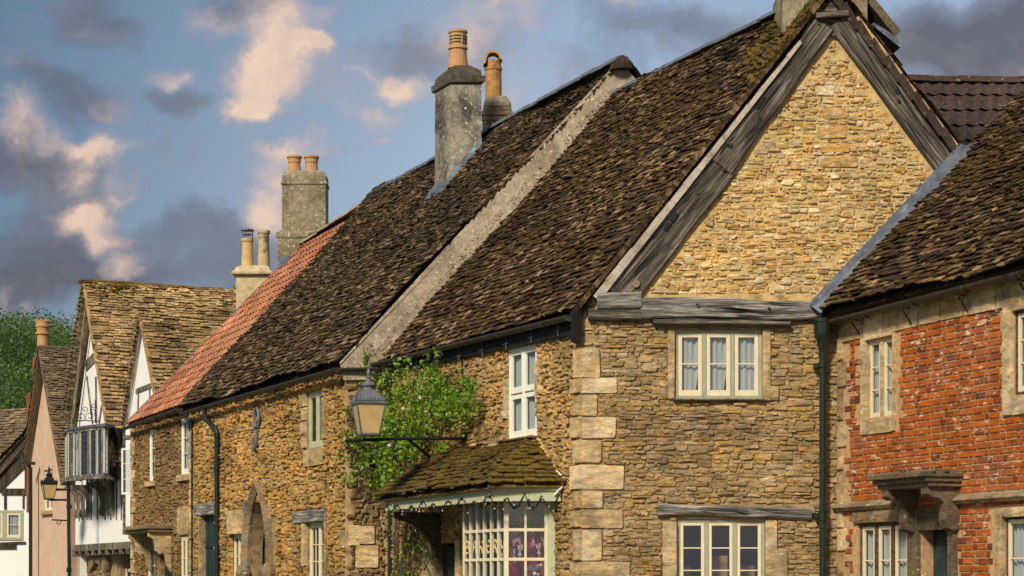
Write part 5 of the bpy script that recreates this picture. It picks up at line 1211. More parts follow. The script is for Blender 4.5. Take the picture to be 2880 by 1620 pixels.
for sg in (tB(384, 1101, 428, 1083, .12), tB(391, 1105, 389, 1180, .05), tB(423, 1090, 423, 1180, .05)): tb = MB(); timbers(tb, f4, [sg], -.1, -.07); tb.build('wall_timber', 'upright_oak', H7)
# jetty beam and joist ends
mb = MB(); a0, z0_ = f4.px(210, 1483, -.4); a1 = f4.s(346); mb.box(f4, a0, a1, 2.52, 2.72, -.5, -.32); mb.build('jetty_beam', 'upright_oak', H7, bevel=.015)
for k in range(10): 
    a = a0 + .1 + (a1 - a0 - .2) * k / 9; mb = MB(); mb.box(f4, a, a + .13, 2.38, 2.52, -.75, -.30); mb.build('joist_end', 'upright_oak', H7, bevel=.02)
# doorway with shallow arched head
ds0, ds1 = f4.s(256, -.7), f4.s(303, -.7); mb = MB(); mid = (ds0 + ds1) / 2
for a, b in ((ds0 - .12, ds0 + .22), (ds1 - .2, ds1 + .14)): mb.box(f4, a, b, 0, 2.0, -.8, -.62)
mb.prism(f4, [(ds0 - .12, 1.9), (ds0 + .22, 1.9), (ds0 + .3, 2.02), (mid, 2.2), (ds1 - .28, 2.02), (ds1 - .2, 1.9), (ds1 + .14, 1.9), (ds1 + .14, 2.36), (ds0 - .12, 2.36)], -.8, -.60); mb.build('doorway', 'arch_stone', H7, bevel=.02)
mb = MB(); mb.box(f4, ds0, ds1, 0, 2.2, -1.1, -1.0); mb.box(f4, ds0 + .25, ds0 + .3, 0, 2.1, -1.0, -.98); mb.build('door', 'honey_door', H7)
window(type('x', (), {'w': staticmethod(lambda a, z, n: f4.w(a, z, n - .73))})(), H7, f4.s(340, -.7), f4.s(375, -.7), .9, 2.0, 2, 3, 1, frame='cream', sash='cream', curtain=False)
# open casement window over the street
cy = 53.2; FC = Frame(0, cy, None, x0=0); a, z1 = FC.px(342, 1261); b, z0_ = FC.px(392, 1391); 
mb = MB(); m_ = .045
for (x0_, x1_) in ((a, a + m_), (b - m_, b)): mb.box(FC, x0_, x1_, z0_, z1, 0, .04)
mb.box(FC, a + m_, b - m_, z0_, z0_ + m_ * 1.3, 0, .038); mb.box(FC, a + m_, b - m_, z1 - m_, z1, 0, .038)
for k in (1, 2): z = z0_ + (z1 - z0_) * k / 3; mb.box(FC, a + m_, b - m_, z - .008, z + .008, .006, .03)
x_ = (a + b) / 2 + .0; mb.box(FC, x_ - .01, x_ + .01, z0_ + m_, z1 - m_, .004, .028); oc_ = mb.build('open_casement', 'white_sash', H7, bevel=.004)
mb = MB(); mb.box(FC, a + m_, b - m_, z0_ + m_, z1 - m_, .015, .019); mb.build('pane', 'glass', oc_)
mb = MB(); a2, zz1 = FC.px(346, 1393, -1.0); b2, zz0 = FC.px(440, 1490, -1.0); FCb = Frame(0, cy + 1.0, None, x0=0)
mb.box(FCb, a2, b2, zz0, 5.6, -.3, 0); mb.build('return_wall', 'white_paint', H7)
mb = MB(); xx = FCb.px(369, 1400)[0]; mb.box(FCb, xx - .02, xx + .02, zz0, zz1, 0, .03); mb.box(FCb, a2, b2, zz0 - .12, zz0, -.3, .06); mb.box(FCb, a2, a2 + .05, zz0, 5.6, 0, .03); zq = FCb.px(370, 1235)[1]; mb.box(FCb, a2 + .05, b2, zq, zq + .1, 0, .028); mb.build('return_timbers', 'gable_oak', H7)
# oriel
OP = [(184, 60.6), (190, 59.1), (222, 58.3), (250, 57.8), (291, 57.2), (303, 57.6), (324, 58.6)]
pl = [V(((u - CX) / F * y, y, 0)) for u, y in OP]; z1, z0_ = wp(222, 1207, 58.3).z, wp(222, 1344, 58.3).z
mb = MB(); mb2 = MB(); mb3 = MB(); mbw = MB(); mw = .05
for A_, B_ in zip(pl, pl[1:]):
    L = (B_ - A_).length; d = (B_ - A_) / L; fr = type('x', (), {})(); nn = V((d.y, -d.x, 0)); fr.w = (lambda A_, d, nn: lambda a, z, n: A_ + d * a + nn * n + V((0, 0, z)))(A_, d, nn)
    nl = max(1, round(L / .5))
    for k in range(nl + 1): a = min(L * k / nl, L - mw); mb.box(fr, a, a + mw * (1.3 if k in (0, nl) else 1), z0_, z1, -.06, .02)
    for k in range(nl + 1):
        a = min(L * k / nl, L - mw)
        for e_ in (-.018, mw): mbw.box(fr, max(0, a + e_), max(0, a + e_) + .018, z0_ + .08, z1 - .08, -.03, .012)
    mb.box(fr, 0, L, z1 - .08, z1, -.06, .01); mb.box(fr, 0, L, z0_, z0_ + .08, -.06, .025)
    mb.box(fr, -.04, L + .04, z0_ - .07, z0_, -.08, .10)
    mb2.box(fr, 0, L, z0_ + .08, z1 - .08, -.03, -.022)
    for k in range(1, 8): z = z0_ + (z1 - z0_) * k / 8; mb3.box(fr, .03, L - .03, z - .005, z + .005, -.022, -.016)
    for k in range(nl * 3): a = L * (k + .5) / (nl * 3); mb3.box(fr, a - .004, a + .004, z0_ + .08, z1 - .08, -.021, -.015)
OR_ = mb.build('oriel_window', 'silver_frame', H7); mbw.build('white_fillets', 'white_sash', OR_); mb2.build('pane', 'glass', OR_); mb3.build('leading', 'lead', OR_)
mb = MB(); inner = [p * 1.0 + V((.12, .35, 0)) for p in pl]; k = len(pl)
for zz in (z0_ + .05,): mb.add([p + V((0, 0, zz)) for p in pl] , [tuple(range(k))])
ins = [p + V((.3, .5, 0)) for p in pl]; mb.add([p + V((0, 0, z0_)) for p in ins] + [p + V((0, 0, z1)) for p in ins], [(i, i + 1, i + 1 + k, i + k) for i in range(k - 1)]); mb.build('room_recess', 'room', OR_)
cen = sum(pl, V()) / k; mb = MB(); top = [cen + (p - cen) * 1.12 + V((0, 0, z1)) for p in pl]; top2 = [t + V((0, 0, .07)) for t in top]; tip = [cen + (p - cen) * .75 + V((.1, .3, z1 + .12)) for p in pl]
mb.add(top + top2 + tip, [(i, i + 1, i + 1 + k, i + k) for i in range(k - 1)] + [(i + k, i + 1 + k, i + 1 + 2 * k, i + 2 * k) for i in range(k - 1)] + [tuple(range(k)), tuple(range(2 * k, 3 * k))]); mb.build('lead_roof', 'lead', OR_)
# wrought iron scrolls over the oriel
mb = MB(); ct = wp(240, 1195, 57.8)
def spiral(c, r0, t0, t1, n, dx, dz, k=.8):
    return [c + V((math.cos(t0 + (t1 - t0) * i / n) * r0 * (1 - k * i / n), 0, math.sin(t0 + (t1 - t0) * i / n) * r0 * (1 - k * i / n))) for i in range(n + 1)]
for (x, z, r_, a0_, a1_) in ((-.12, .22, .13, -1.5, 6), (.12, .22, .13, 4.6, -3), (-.02, .42, .1, -1.5, 6), (.18, .36, .1, -1.5, 6), (-.28, .12, .1, 0, 7), (.22, .5, .09, -1, 6)): mb.tube(spiral(ct + V((x, 0, z)), r_, a0_, a1_, 14, 0, 0), .011, 4)
mb.tube([ct + V((.27, 0, .05)), ct + V((.27, 0, .68))], .014, 5); mb.tube([ct + V((-.4, 0, .05)), ct + V((-.1, 0, .12)), ct + V((.4, 0, .1))], .012, 5); mb.build('iron_scrollwork', 'black', OR_)
# curved brackets below the oriel
prof = [(0.0, 0), (.50, 0), (.50, -.07), (.40, -.12), (.27, -.17), (.17, -.28), (.12, -.45), (.10, -.62), (.15, -.76), (.17, -.84), (.13, -.91), (0, -.93)]
for u, dv in ((205, 0), (218, 0), (233, 0), (272, 0), (287, 0), (302, 0)):
    y = F4.o.y; a = f4.s(u + 26, -.42); mb = MB(); zb0 = z0_ - .07
    fx = f4; mb.prism_s(fx, [(-.345 + x * .9, zb0 + y_) for x, y_ in prof], a, a + .10); mb.build('oriel_bracket', 'upright_oak', H7, bevel=.01)
mb = MB(); y = 60.0; c = wp(197, 1640, 59.2); mb.tube([V((c.x, c.y, .1)), V((c.x - .05, c.y, 4.4))], .05, 8)
for z in (1.9, 3.65): mb.lathe((c.x - .03, c.y, z), [(.055, 0), (.075, .02), (.075, .12), (.055, .14)], 8)
mb.build('drainpipe', 'green_iron', H7)

# ------------------------------------------------------------------ PINK HOUSE
H8 = thing('pink_house', 'tall narrow pink limewashed house with a stone slate roof behind the timber framed one', 'house', (-15, 67, 0))
f5 = F5; sp5, zp5 = f5.px(131, 1005); a5, a6 = f5.s(86), f5.s(195)
sl5_, zl5 = f5.px(88, 1300); sr5, zr5 = f5.px(178, 1300)
pwin = (f5.s(122), f5.s(147), f5.px(122, 1438)[1], f5.px(122, 1323)[1])
mb = MB(); panel(mb, f5, [(a5, 0), (a6, 0), (a6, 5.2), (sr5, zr5), (sp5, zp5 - .1), (sl5_, zl5), (a5, 5.2)], [pwin], n=0); q = f5.w
mb.add([q(a6, 0, 0), q(a6, 0, -8), q(a6, 5.2, -8), q(a6, 5.2, 0)], [(0, 1, 2, 3)]); mb.build('wall', 'pink_paint', H8)
def simple_gable(fr, house, sl_, zl_, sp, zp, sr_, zr_, dp, mat, n0=.25):
    w = fr.w; mb = MB()
    for E0, E1 in (((sl_, zl_), 0), ((sr_, zr_), 1)):
        s_, z_ = E0
        if E1: rp = roof_plane(w(s_, z_, n0), w(s_, z_, -dp), w(sp, zp, n0), w(sp, zp, -dp))
        else: rp = roof_plane(w(s_, z_, -dp), w(s_, z_, n0), w(sp, zp, -dp), w(sp, zp, n0))
        O, S, T, N = rp['O'], rp['S'], rp['T'], rp['N']; c = [(rp['sl'](0), 0), (rp['sr'](0), 0), (rp['sr'](1), rp['tmax']), (rp['sl'](1), rp['tmax'])]
        mb.hexa([O + S * a + T * t - N * .1 for a, t in c] + [O + S * a + T * t - N * .02 for a, t in c])
        slate_rows(mb, O + N * .04, S, T, N, rp['tmax'], rp['sl'], rp['sr'], exp=.10, wid=(.12, .34), th=.03, und=.05, cover=1.8, g=.008)
    return mb.build('roof', mat, house)
rf = simple_gable(f5, H8, sl5_ - .1, zl5, sp5 - .05, zp5 + .3, sr5 + .75, zr5 - .7, 6, 'dim_slate')
mb = MB(); ridge_line(mb, f5.w(sp5 - .05, zp5 + .28, .2), f5.w(sp5 - .05, zp5 + .28, -6), (1, 0, 0), seg=.5, r=.16, drop=.12); mb.build('ridge_tiles', 'dim_slate', rf)
window(f5, H8, *pwin, 2, 2, 1, nf=-.06, fw=.05, sw=.04, frame='white_sash', sash='cream', sill=(.1, .12, .1))
mb = MB(); yb = 71; a, b = wp(97, 1015, yb), wp(127, 1015, yb); cx = (a.x + b.x) / 2; hw = (b.x - a.x) / 2
mb.lathe((cx, yb, 0), [(hw, 5), (hw, a.z - .3), (hw * 1.12, a.z - .25), (hw * 1.12, a.z - .05), (hw * 1.05, a.z), (hw * .6, a.z + .2)], sq=True, sy=1.3); cb = mb.build('chimney', 'chimney_brick', H8)
mb = MB(); c = V((wp(120, 0, yb).x, yb, a.z + .1)); mb.lathe(c, [(.25, 0), (.21, .2), (.19, .45), (.18, .75), (.23, .78), (.23, .84), (.2, .86), (.22, 1.0), (.25, 1.02), (.25, 1.08), (.22, 1.1), (.23, 1.22), (.16, 1.22), (.15, 1.0)], 14)
for k in range(8): an = k * math.pi / 4; mb.lathe(c + V((math.cos(an) * .2, math.sin(an) * .2, 1.2)), [(.05, 0), (.03, .09)], 4)
mb.build('chimney_pot', 'terracotta', cb)
mb = MB(); yb = 72.5; a, b = wp(77, 1112, yb), wp(99, 1112, yb); cx = (a.x + b.x) / 2; hw = (b.x - a.x) / 2
mb.lathe((cx, yb, 0), [(hw, 4), (hw, a.z - .12), (hw * 1.1, a.z - .1), (hw * 1.1, a.z), (.05, a.z + .05)], sq=True); mb.build('chimney', 'chimney_brick', H8)
mb = MB(); c = wp(86, 1640, 68.6); mb.tube([V((c.x, c.y, 0)), V((c.x, c.y, 5.3)), V((c.x - .1, c.y, 5.45))], .06, 8); mb.box(Frame(0, 68.6, None, x0=0), c.x - .3, c.x + .15, 5.4, 5.5, -.05, .1); mb.build('drainpipe', 'green_iron', H8)
mb = MB(); a, z = wp(178, 1464, 63).x, wp(178, 1464, 63).z; b = wp(146, 1464, 63).x; c = V((0, 63, 0))
mb.tube([V((a + .15, 63, z)), V((b, 63, z + .02))], .022, 6); mb.tube([V((a - .05, 63, z)), V((a - .12, 63, z - .12)), V((a - .2, 63, z - .08)), V((a - .16, 63, z - .02))], .015, 5); tag(mb.build('sign_bracket', 'black'), 'small empty black iron sign bracket with a scroll below the far street lamp', 'bracket')

# ------------------------------------------------------------------ WHITE HOUSE, far left
H9 = thing('white_timbered_house', 'white limewashed cottage with dark timbers and a sloping barge board at the far left', 'house', (-17, 75, 0))
f6 = G6; PX = lambda u, v: f6.px(u, v)
e6 = PX(-90, 1425); r6 = PX(150, 1150)
w6 = (PX(-40, 0)[0], PX(66, 0)[0], PX(0, 1520)[1], PX(0, 1435)[1])
mb = MB(); panel(mb, f6, [(PX(-95, 0)[0], 0), (PX(200, 0)[0], 0), (PX(200, 0)[0], r6[1] - .6), (r6[0], r6[1] - .1), (PX(-95, 0)[0], e6[1])], [w6], n=0)
mb.build('wall', 'white_paint', H9)
tb = MB(); t6 = lambda u0, v0, u1, v1, w: (*PX(u0, v0), *PX(u1, v1), w)
tl6 = ([t6(5, 1383, 88, 1383, .22), t6(72, 1290, 72, 1375, .05), t6(15, 1392, 15, 1432, .07), t6(66, 1392, 66, 1430, .05), t6(-30, 1530, 72, 1526, .08), t6(-30, 1538, 46, 1538, .16), t6(-30, 1390, 100, 1262, .42)])
for sg in tl6: tb = MB(); timbers(tb, f6, [sg], 0, .05 + R.uniform(0, .01)); tb.build('wall_timber', 'dark_upright', H9)
window(f6, H9, *w6, 2, 2, 1, nf=.02, fw=.1, sw=.07, mul=.14, frame='sage', sash='cream', room='room')
beam('barge_board', f6.w(*PX(-60, 1392), .1), f6.w(*PX(140, 1165), .1), .28, .22, .06, (0, -1, 0), 'dark_oak', H9, wob=.02)
rd = V((-.9, .62, 0)).normalized() * 7; E6, RR6 = f6.w(*PX(-70, 1385), .25), f6.w(*PX(140, 1150), .25)
mb = MB(); rp = roof_plane(E6 + rd, E6, RR6 + rd, RR6); O, S, T, N = rp['O'], rp['S'], rp['T'], rp['N']; mb.hexa([O - N * .1, E6 - N * .1, RR6 - N * .1, RR6 + rd - N * .1, O, E6, RR6, RR6 + rd]); slate_rows(mb, O + N * .05, S, T, N, rp['tmax'], rp['sl'], rp['sr'], exp=.13, wid=(.18, .4), th=.03, und=.04, cover=1.8); mb.build('roof', 'dim_slate', H9)

# ------------------------------------------------------------------ LANTERNS
def lantern(root, c, k, rot, met='iron'):
    def L4(prof, name, mat, par, sq=True, seg=16, bevel=.003):
        mb = MB(); mb.lathe(c, [(r_ * k, z * k) for r_, z in prof], seg, sq=sq, rot=rot); return mb.build(name, mat, par, bevel=bevel)
    gl = L4([(.145, .02), (.235, .50)], 'lantern_glass', 'amber_glass', root)
    mb = MB()
    for i in range(4):
        an = rot + 2 * math.pi * (i + .5) / 4; a = V((math.cos(an), math.sin(an), 0)); mb.tube([V(c) + a * .15 * 1.41 * k + V((0, 0, .0)), V(c) + a * .24 * 1.41 * k + V((0, 0, .51 * k))], .011 * k, 5)
        an2 = rot + 2 * math.pi * (i + 1.5) / 4; b = V((math.cos(an2), math.sin(an2), 0))
        mb.tube([V(c) + a * .15 * 1.41 * k, V(c) + b * .15 * 1.41 * k], .014 * k, 5); mb.tube([V(c) + a * .24 * 1.41 * k + V((0, 0, .51 * k)), V(c) + b * .24 * 1.41 * k + V((0, 0, .51 * k))], .016 * k, 5)
        for j in range(9):   # pierced crown
            p = V(c) + (a * (1 - j / 8.0) + b * (j / 8.0)) * .245 * 1.41 * k; hh = .10 + (.06 if j in (0, 8) else .035 if j == 4 else .015 * (j % 2))
            mb.tube([p + V((0, 0, .52 * k)), p * 1 + V((0, 0, (.52 + hh) * k))], [.017 * k, .008 * k], 5)
            q_ = V(c) + (a * (1 - (j + .5) / 8.0) + b * ((j + .5) / 8.0)) * .248 * 1.41 * k
            if j < 8: mb.lathe(q_ + V((0, 0, .56 * k)), [(.004, -.02 * k), (.02 * k, 0), (.004, .03 * k)], 6)
    mb.build('lantern_frame', met, root)
    rf = L4([(.255, .50), (.262, .53), (.25, .545), (.20, .60), (.165, .64), (.14, .70), (.125, .745)], 'lantern_roof', met, root)
    mb = MB(); mb.lathe(c, [(r_ * k, z * k) for r_, z in ((.11, .70), (.10, .77), (.098, .80), (.12, .81), (.125, .83), (.10, .86), (.06, .89), (.035, .92), (.03, .94), (.045, .955), (.045, .97), (.025, .985), (.035, 1.02), (.036, 1.05), (.02, 1.09), (.008, 1.13), (.002, 1.15))], 14); mb.build('finial', met, root)
    L4([(.155, -.01), (.16, .02), (.14, .03)], 'lantern_base', met, root)
wpt = F1.w(F1.s(1312), F1.px(1312, 1233)[1], 0); tl = 1.645; lc = V((wpt.x + NF.x * tl, wpt.y + NF.y * tl, wpt.z - .02))
LA = thing('street_lamp', 'grey iron lantern with amber glass on a long bracket beside the climbing rose', 'street lamp', tuple(V((wpt.x, wpt.y, lc.z))), 'wall mounted street lanterns')
lantern(LA, lc + V((0, 0, .03)), .93, rad(14))
mb = MB(); endp = V((wpt.x + NF.x * 2.02, wpt.y + NF.y * 2.02, wpt.z - .09)); mb.tube([wpt + NF * .02, wpt + NF * 1.0 + V((0, 0, -.03)), endp], [.026, .026, .024], 8)
mb.tube([endp + V((0, 0, 0)), endp + V((.06, 0, -.14)), endp + V((.22, 0, -.2)), endp + V((.3, 0, -.12)), endp + V((.22, 0, -.06))], .012, 5); mb.tube([endp + V((.7, .2, 0)), endp + V((.5, .1, -.1)), endp + V((.38, .1, -.12)), endp + V((.34, .1, -.05))], .012, 5)
a2 = F1.w(F1.s(1236), F1.px(1236, 1305)[1], .02); mb.tube([wpt + NF * 1.0 + V((0, 0, -.03)), a2], .024, 7); mb.box(F1, F1.s(1304), F1.s(1318), wpt.z - .09, wpt.z + .09, 0, .05); mb.build('bracket', 'black', LA)
lc2 = wp(138, 1404, 60.5); LB = thing('street_lamp', 'black iron lantern against the pink house wall in the distance', 'street lamp', tuple(V((lc2.x + .5, lc2.y, lc2.z))), 'wall mounted street lanterns')
lantern(LB, lc2, .83, rad(20), 'black'); bp2 = V(lc2); mb = MB(); r_ = wp(184, 1404, 60.5); mb.tube([bp2 + V((0, 0, -.02)), V((r_.x + .1, 60.5, bp2.z - .02))], .03, 6); zz = wp(0, 1377, 60.5).z; mb.tube([V((wp(156, 0, 60.5).x, 60.5, zz)), V((r_.x + .1, 60.5, zz))], .035, 6); mb.build('bracket', 'black', LB)

# ------------------------------------------------------------------ CLIMBING ROSE
RO = thing('climbing_rose', 'bushy green climbing rose with pale pink blooms scrambling up the wall behind the lantern', 'climbing plant', (-1.6, 36.2, 0))
def onplane(u, v, n):
    if u < 1085: 
        q = FJ.px(u, v, n); return FJ.w(q[0], q[1], n)
    q = F1.px(u, v, n); return F1.w(q[0], q[1], n)
cl = [(1195, 1130, 95, 60, 1.3), (1130, 1180, 85, 60, 1.2), (1240, 1120, 70, 45, .9), (1080, 1255, 85, 45, 1.2), (1060, 1310, 75, 45, 1.0), (1110, 1340, 60, 40, .7), (1200, 1070, 60, 30, .6), (1110, 1060, 30, 25, .25), (1150, 1210, 90, 40, 1.0), (1265, 1150, 40, 22, .5), (1210, 1035, 18, 25, .18), (1050, 1200, 40, 28, .35), (1075, 1370, 30, 20, .3), (1010, 1245, 60, 12, .14), (985, 1235, 20, 8, .08), (1310, 1090, 10, 35, .1), (1160, 1270, 70, 30, .6), (1030, 1080, 30, 8, .1), (1300, 1120, 20, 14, .12)]
sub = []
for (u, v, ru, rv, wgt) in cl:
    for _ in range(int(30 * wgt)): sub.append((u + R.gauss(0, ru * .58), v + R.gauss(0, rv * .62), abs(R.gauss(.16, .22)) + .03, R.uniform(.05, .15)))
mb = MB()
for (u, v, n, r_) in sub:
    p = onplane(min(u, 1325), v, n)
    leafcloud(mb, [p + V((R.gauss(0, r_ * .7), R.gauss(0, r_ * .6), R.gauss(0, r_ * .55))) for _ in range(R.randint(12, 26))], R.choice((.055, .075, .1)), up=.2)
for (u, v0, v1) in ((1035, 965, 1060), (1028, 990, 1040)):     # sprig running up the rendered strip
    for k in range(16): f = k / 16; p = onplane(u + R.gauss(0, 8), v0 + (v1 - v0) * f, .06); leafcloud(mb, [p + V((R.gauss(0, .03), -.02, R.gauss(0, .03))) for _ in range(2)], .07)
shoots = []
for (u, v, du, dv) in ((1190, 1040, 20, -50), (1215, 1030, 26, -38), (1130, 1070, -20, -50), (1100, 1090, -25, -40), (1250, 1080, 45, -35), (1290, 1110, 30, -45), (1290, 1140, 38, -20), (1060, 1290, -60, 20), (1040, 1330, -50, 40), (1080, 1360, -20, 45), (1010, 1240, -50, -12), (1060, 1180, -45, -30), (1290, 1160, 30, 20), (1270, 1190, 34, 30)):
    pts = [onplane(min(1324, u + du * f), v + dv * f - 12 * math.sin(f * 3), .25 + .25 * f) for f in (0, .25, .5, .75, 1)]
    shoots.append(pts)
    for q0, q1 in zip(pts, pts[1:]):
        for f in (.1, .4, .7): leafcloud(mb, [q0.lerp(q1, f) + V((R.gauss(0, .03), R.gauss(0, .02), R.gauss(0, .03))) for _ in range(2)], .07)
mb.build('leaves', 'rose_leaf', RO)
mb = MB(); root = onplane(1105, 1600, .12)
for pts in shoots: mb.tube(pts, [.009, .008, .007, .006, .004], 5)
for k in range(16):
    u1, v1, n1, _ = R.choice(sub); tgt = onplane(min(u1, 1320), v1, n1); pts = [onplane(R.uniform(1092, 1130), 1640, .15)]; pts[0].z = .12
    m1 = onplane(R.uniform(1100, 1190), R.uniform(1380, 1480), R.uniform(.08, .25)); m2 = m1.lerp(tgt, .5) + V((R.uniform(-.15, .15), 0, .1)); pts += [m1, m2, tgt]
    sm = []
    for i in range(len(pts) - 1):
        for j in range(5): sm.append(pts[i].lerp(pts[i + 1], j / 5) + V((R.gauss(0, .02), R.gauss(0, .02), 0)))
    mb.tube(sm + [tgt], [.018 - .012 * i / len(sm) for i in range(len(sm) + 1)], 5)
mb.build('stems', 'bark', RO)
mb = MB()
for (u, v) in ((1228, 1133), (1134, 1150), (1095, 1253), (1083, 1377), (1182, 1121), (1205, 1168)):
    p = onplane(u, v, .55)
    for k in range(7): an = k * 2.4; r_ = .006 + .003 * k; mb.lathe(p + V((math.cos(an) * r_, -.01, math.sin(an) * r_)), [(.006, -.014), (.017, 0), (.012, .014)], 6)
mb.build('blossoms', 'petal', RO)
VI = thing('climbing_vine', 'thin dark leafy vine climbing beside the doorway beneath the shop hood', 'climbing plant', (-1.4, 35.6, 0))
mb = MB(); mb2 = MB()
for k in range(7):
    u = R.uniform(1120, 1215); pts = []
    for i in range(14): v = 1440 + i * 22; q = F1.px(u + 10 * math.sin(i * .6 + k), v, .3); p = F1.w(q[0], max(.12, q[1]), .3 + .1 * math.sin(i + k)); pts.append(p)
    mb2.tube(pts, .012, 5)
    for p in pts[:11]: leafcloud(mb, [p + V((R.gauss(0, .06), R.gauss(0, .05), R.gauss(0, .08))) for _ in range(6)], .06)
mb.build('leaves', 'rose_leaf', VI); mb2.build('stems', 'bark', VI)
# thin cable running down the wall
mb = MB(); mb.tube([F1.w(*F1.px(1303, v), .02) for v in (1000, 1050, 1130, 1225)], .012, 5); mb.build('cable', 'black', H1)
mb = MB(); mb.tube([F1.w(F1.s(1575), 3.2, .05), GH.w(hx1 + .06, hz + .15, .05), GH.w(hx1 + .0, hz + .02, .06), GH.w(hx1 - .1, hz - .08, .03)], .014, 5); mb.build('white_cable', 'white_sash', H1)
# flower pot plant by the brick house door
PP = thing('potted_plant', 'potted plant with small white flowers standing at the brick house door', 'plant', tuple(FB.w(FB.s(2650), .1, .3)))
mb = MB(); p = FB.w(FB.s(2650), 1.55, .3); leafcloud(mb, [p + V((R.gauss(0, .1), R.gauss(0, .08), R.gauss(0, .07))) for _ in range(160)], .06, 0); mb.build('leaves', 'rose_leaf', PP)
mb = MB()
for _ in range(22): mb.lathe(p + V((R.gauss(0, .1), R.uniform(-.2, -.08), R.gauss(0, .06))), [(.004, -.01), (.018, 0), (.004, .012)], 6)
mb.build('blossoms', 'petal', PP); mb = MB(); mb.lathe(FB.w(FB.s(2650), .1, .3), [(.12, 0), (.16, 1.35), (.18, 1.38), (.15, 1.38)], 12); mb.build('pot', 'terracotta', PP)

# ------------------------------------------------------------------ TREES
def tree(x, y, h, w, mat, label, group=None, n=90, leaf=.42, dens=60):
    t = thing('tree', label, 'tree', (x, y, 0), group)
    mb = MB(); mb.tube([V((x, y, 0)), V((x + .2, y, h * .35)), V((x - .1, y, h * .7))], [.4, .3, .12], 8)
    ends = []
    for k in range(9): an = k * 2.4; p = V((x, y, h * R.uniform(.3, .6))); e = V((x + math.cos(an) * w * .35, y + math.sin(an) * w * .35, h * R.uniform(.55, .85))); mb.tube([p, p.lerp(e, .5) + V((0, 0, .3)), e], [.15, .1, .04], 5); ends.append(e)
    mb.build('trunk', 'bark', t)
    mb = MB()
    for k in range(n):
        an = R.random() * 6.283; ph = R.uniform(-.75, 1); rr = w * .5 * math.sqrt(max(0, 1 - ph * ph * .85)) * R.uniform(.55, 1.0); c = V((x + math.cos(an) * rr, y + math.sin(an) * rr, h * .58 + ph * h * .40 + R.uniform(-.3, .5)))
        cr_ = R.uniform(.5, 1.15) * w * .085
        leafcloud(mb, [c + V((cg(cr_), cg(cr_), cg(cr_ * .7))) for _ in range(dens)], leaf, up=.4)
    mb.build('crown', mat, t); return t
for (u, vt, y, w, mat, lab) in ((20, 925, 118, 12, 'tree_leaf', 'dark green tree at the left edge, behind the white timbered house'), (75, 915, 124, 11, 'tree_leaf', 'dark green tree just left of the pink house chimney pot'), (140, 905, 130, 11, 'tree_leaf', 'green tree rising directly behind the pink house chimney pot'), (186, 925, 122, 8, 'pale_leaf', 'lighter yellow green tree between the chimney pot and the timber framed gable'), (-60, 945, 120, 13, 'tree_leaf', 'dark tree crown cut by the left picture edge'), (50, 1040, 104, 9, 'tree_leaf', 'low dark bushy tree above the roof of the white timbered house')):
    x = (u - CX) / F * y; z = 1.6 + (HY - vt) / F * y; tree(x, y, z, w, mat, lab, 'trees behind the far houses', 130, .17, 210)
for (u, vt, y, w, lab) in ((640, 795, 92, 3.6, 'small bright green tree top showing left of the slender cream chimney'), (786, 748, 96, 1.6, 'tiny green tree top peeping between the two rendered chimneys')):
    x = (u - CX) / F * y; z = 1.6 + (HY - vt) / F * y; tree(x, y, z, w, 'pale_leaf', lab, None, 40, .22, 50)

# ------------------------------------------------------------------ SKY, SUN, CAMERA
w = bpy.data.worlds.new('World'); sc.world = w; w.use_nodes = True
class WT(NT):
    def __init__(s, w): s.t = w.node_tree; s.t.nodes.clear(); s.out = s.t.nodes.new('ShaderNodeOutputWorld')
t = WT(w)
SUN_EL, SUN_AZ = rad(38), rad(208)      # azimuth clockwise from +Y
sky = t.n('TexSky', {'sky_type': 'NISHITA', 'sun_disc': False, 'sun_elevation': SUN_EL, 'sun_rotation': SUN_AZ, 'dust_density': 1.6, 'air_density': 1.2})
gen = t.n('TexCoord').outputs['Generated']
sep = t.n('SeparateXYZ', Vector=gen); dx, dy, dz = sep.outputs
ay = t.math('MAXIMUM', dy, .12)
px_ = t.math('DIVIDE', dx, ay); pz_ = t.math('DIVIDE', dz, ay)          # plan position on a vertical cloud sheet ahead
cv = t.n('CombineXYZ', X=px_, Y=pz_, Z=0.0).outputs[0]
wn = t.n('TexNoise', Vector=cv, Scale=13, Detail=5, Roughness=.55)
wn2 = t.n('TexNoise', Vector=cv, Scale=45, Detail=4, Roughness=.6)
warp = t.n('VectorMath', {'operation': 'SUBTRACT'}, i0=wn.outputs[1], i1=(.5, .5, .5)).outputs[0]
warp = t.n('VectorMath', {'operation': 'SCALE'}, i0=warp, Scale=.058).outputs[0]
wb = t.n('VectorMath', {'operation': 'SUBTRACT'}, i0=wn2.outputs[1], i1=(.5, .5, .5)).outputs[0]
wb = t.n('VectorMath', {'operation': 'SCALE'}, i0=wb, Scale=.02).outputs[0]
cw = t.n('VectorMath', {'operation': 'ADD'}, i0=cv, i1=warp).outputs[0]; cw = t.n('VectorMath', {'operation': 'ADD'}, i0=cw, i1=wb).outputs[0]
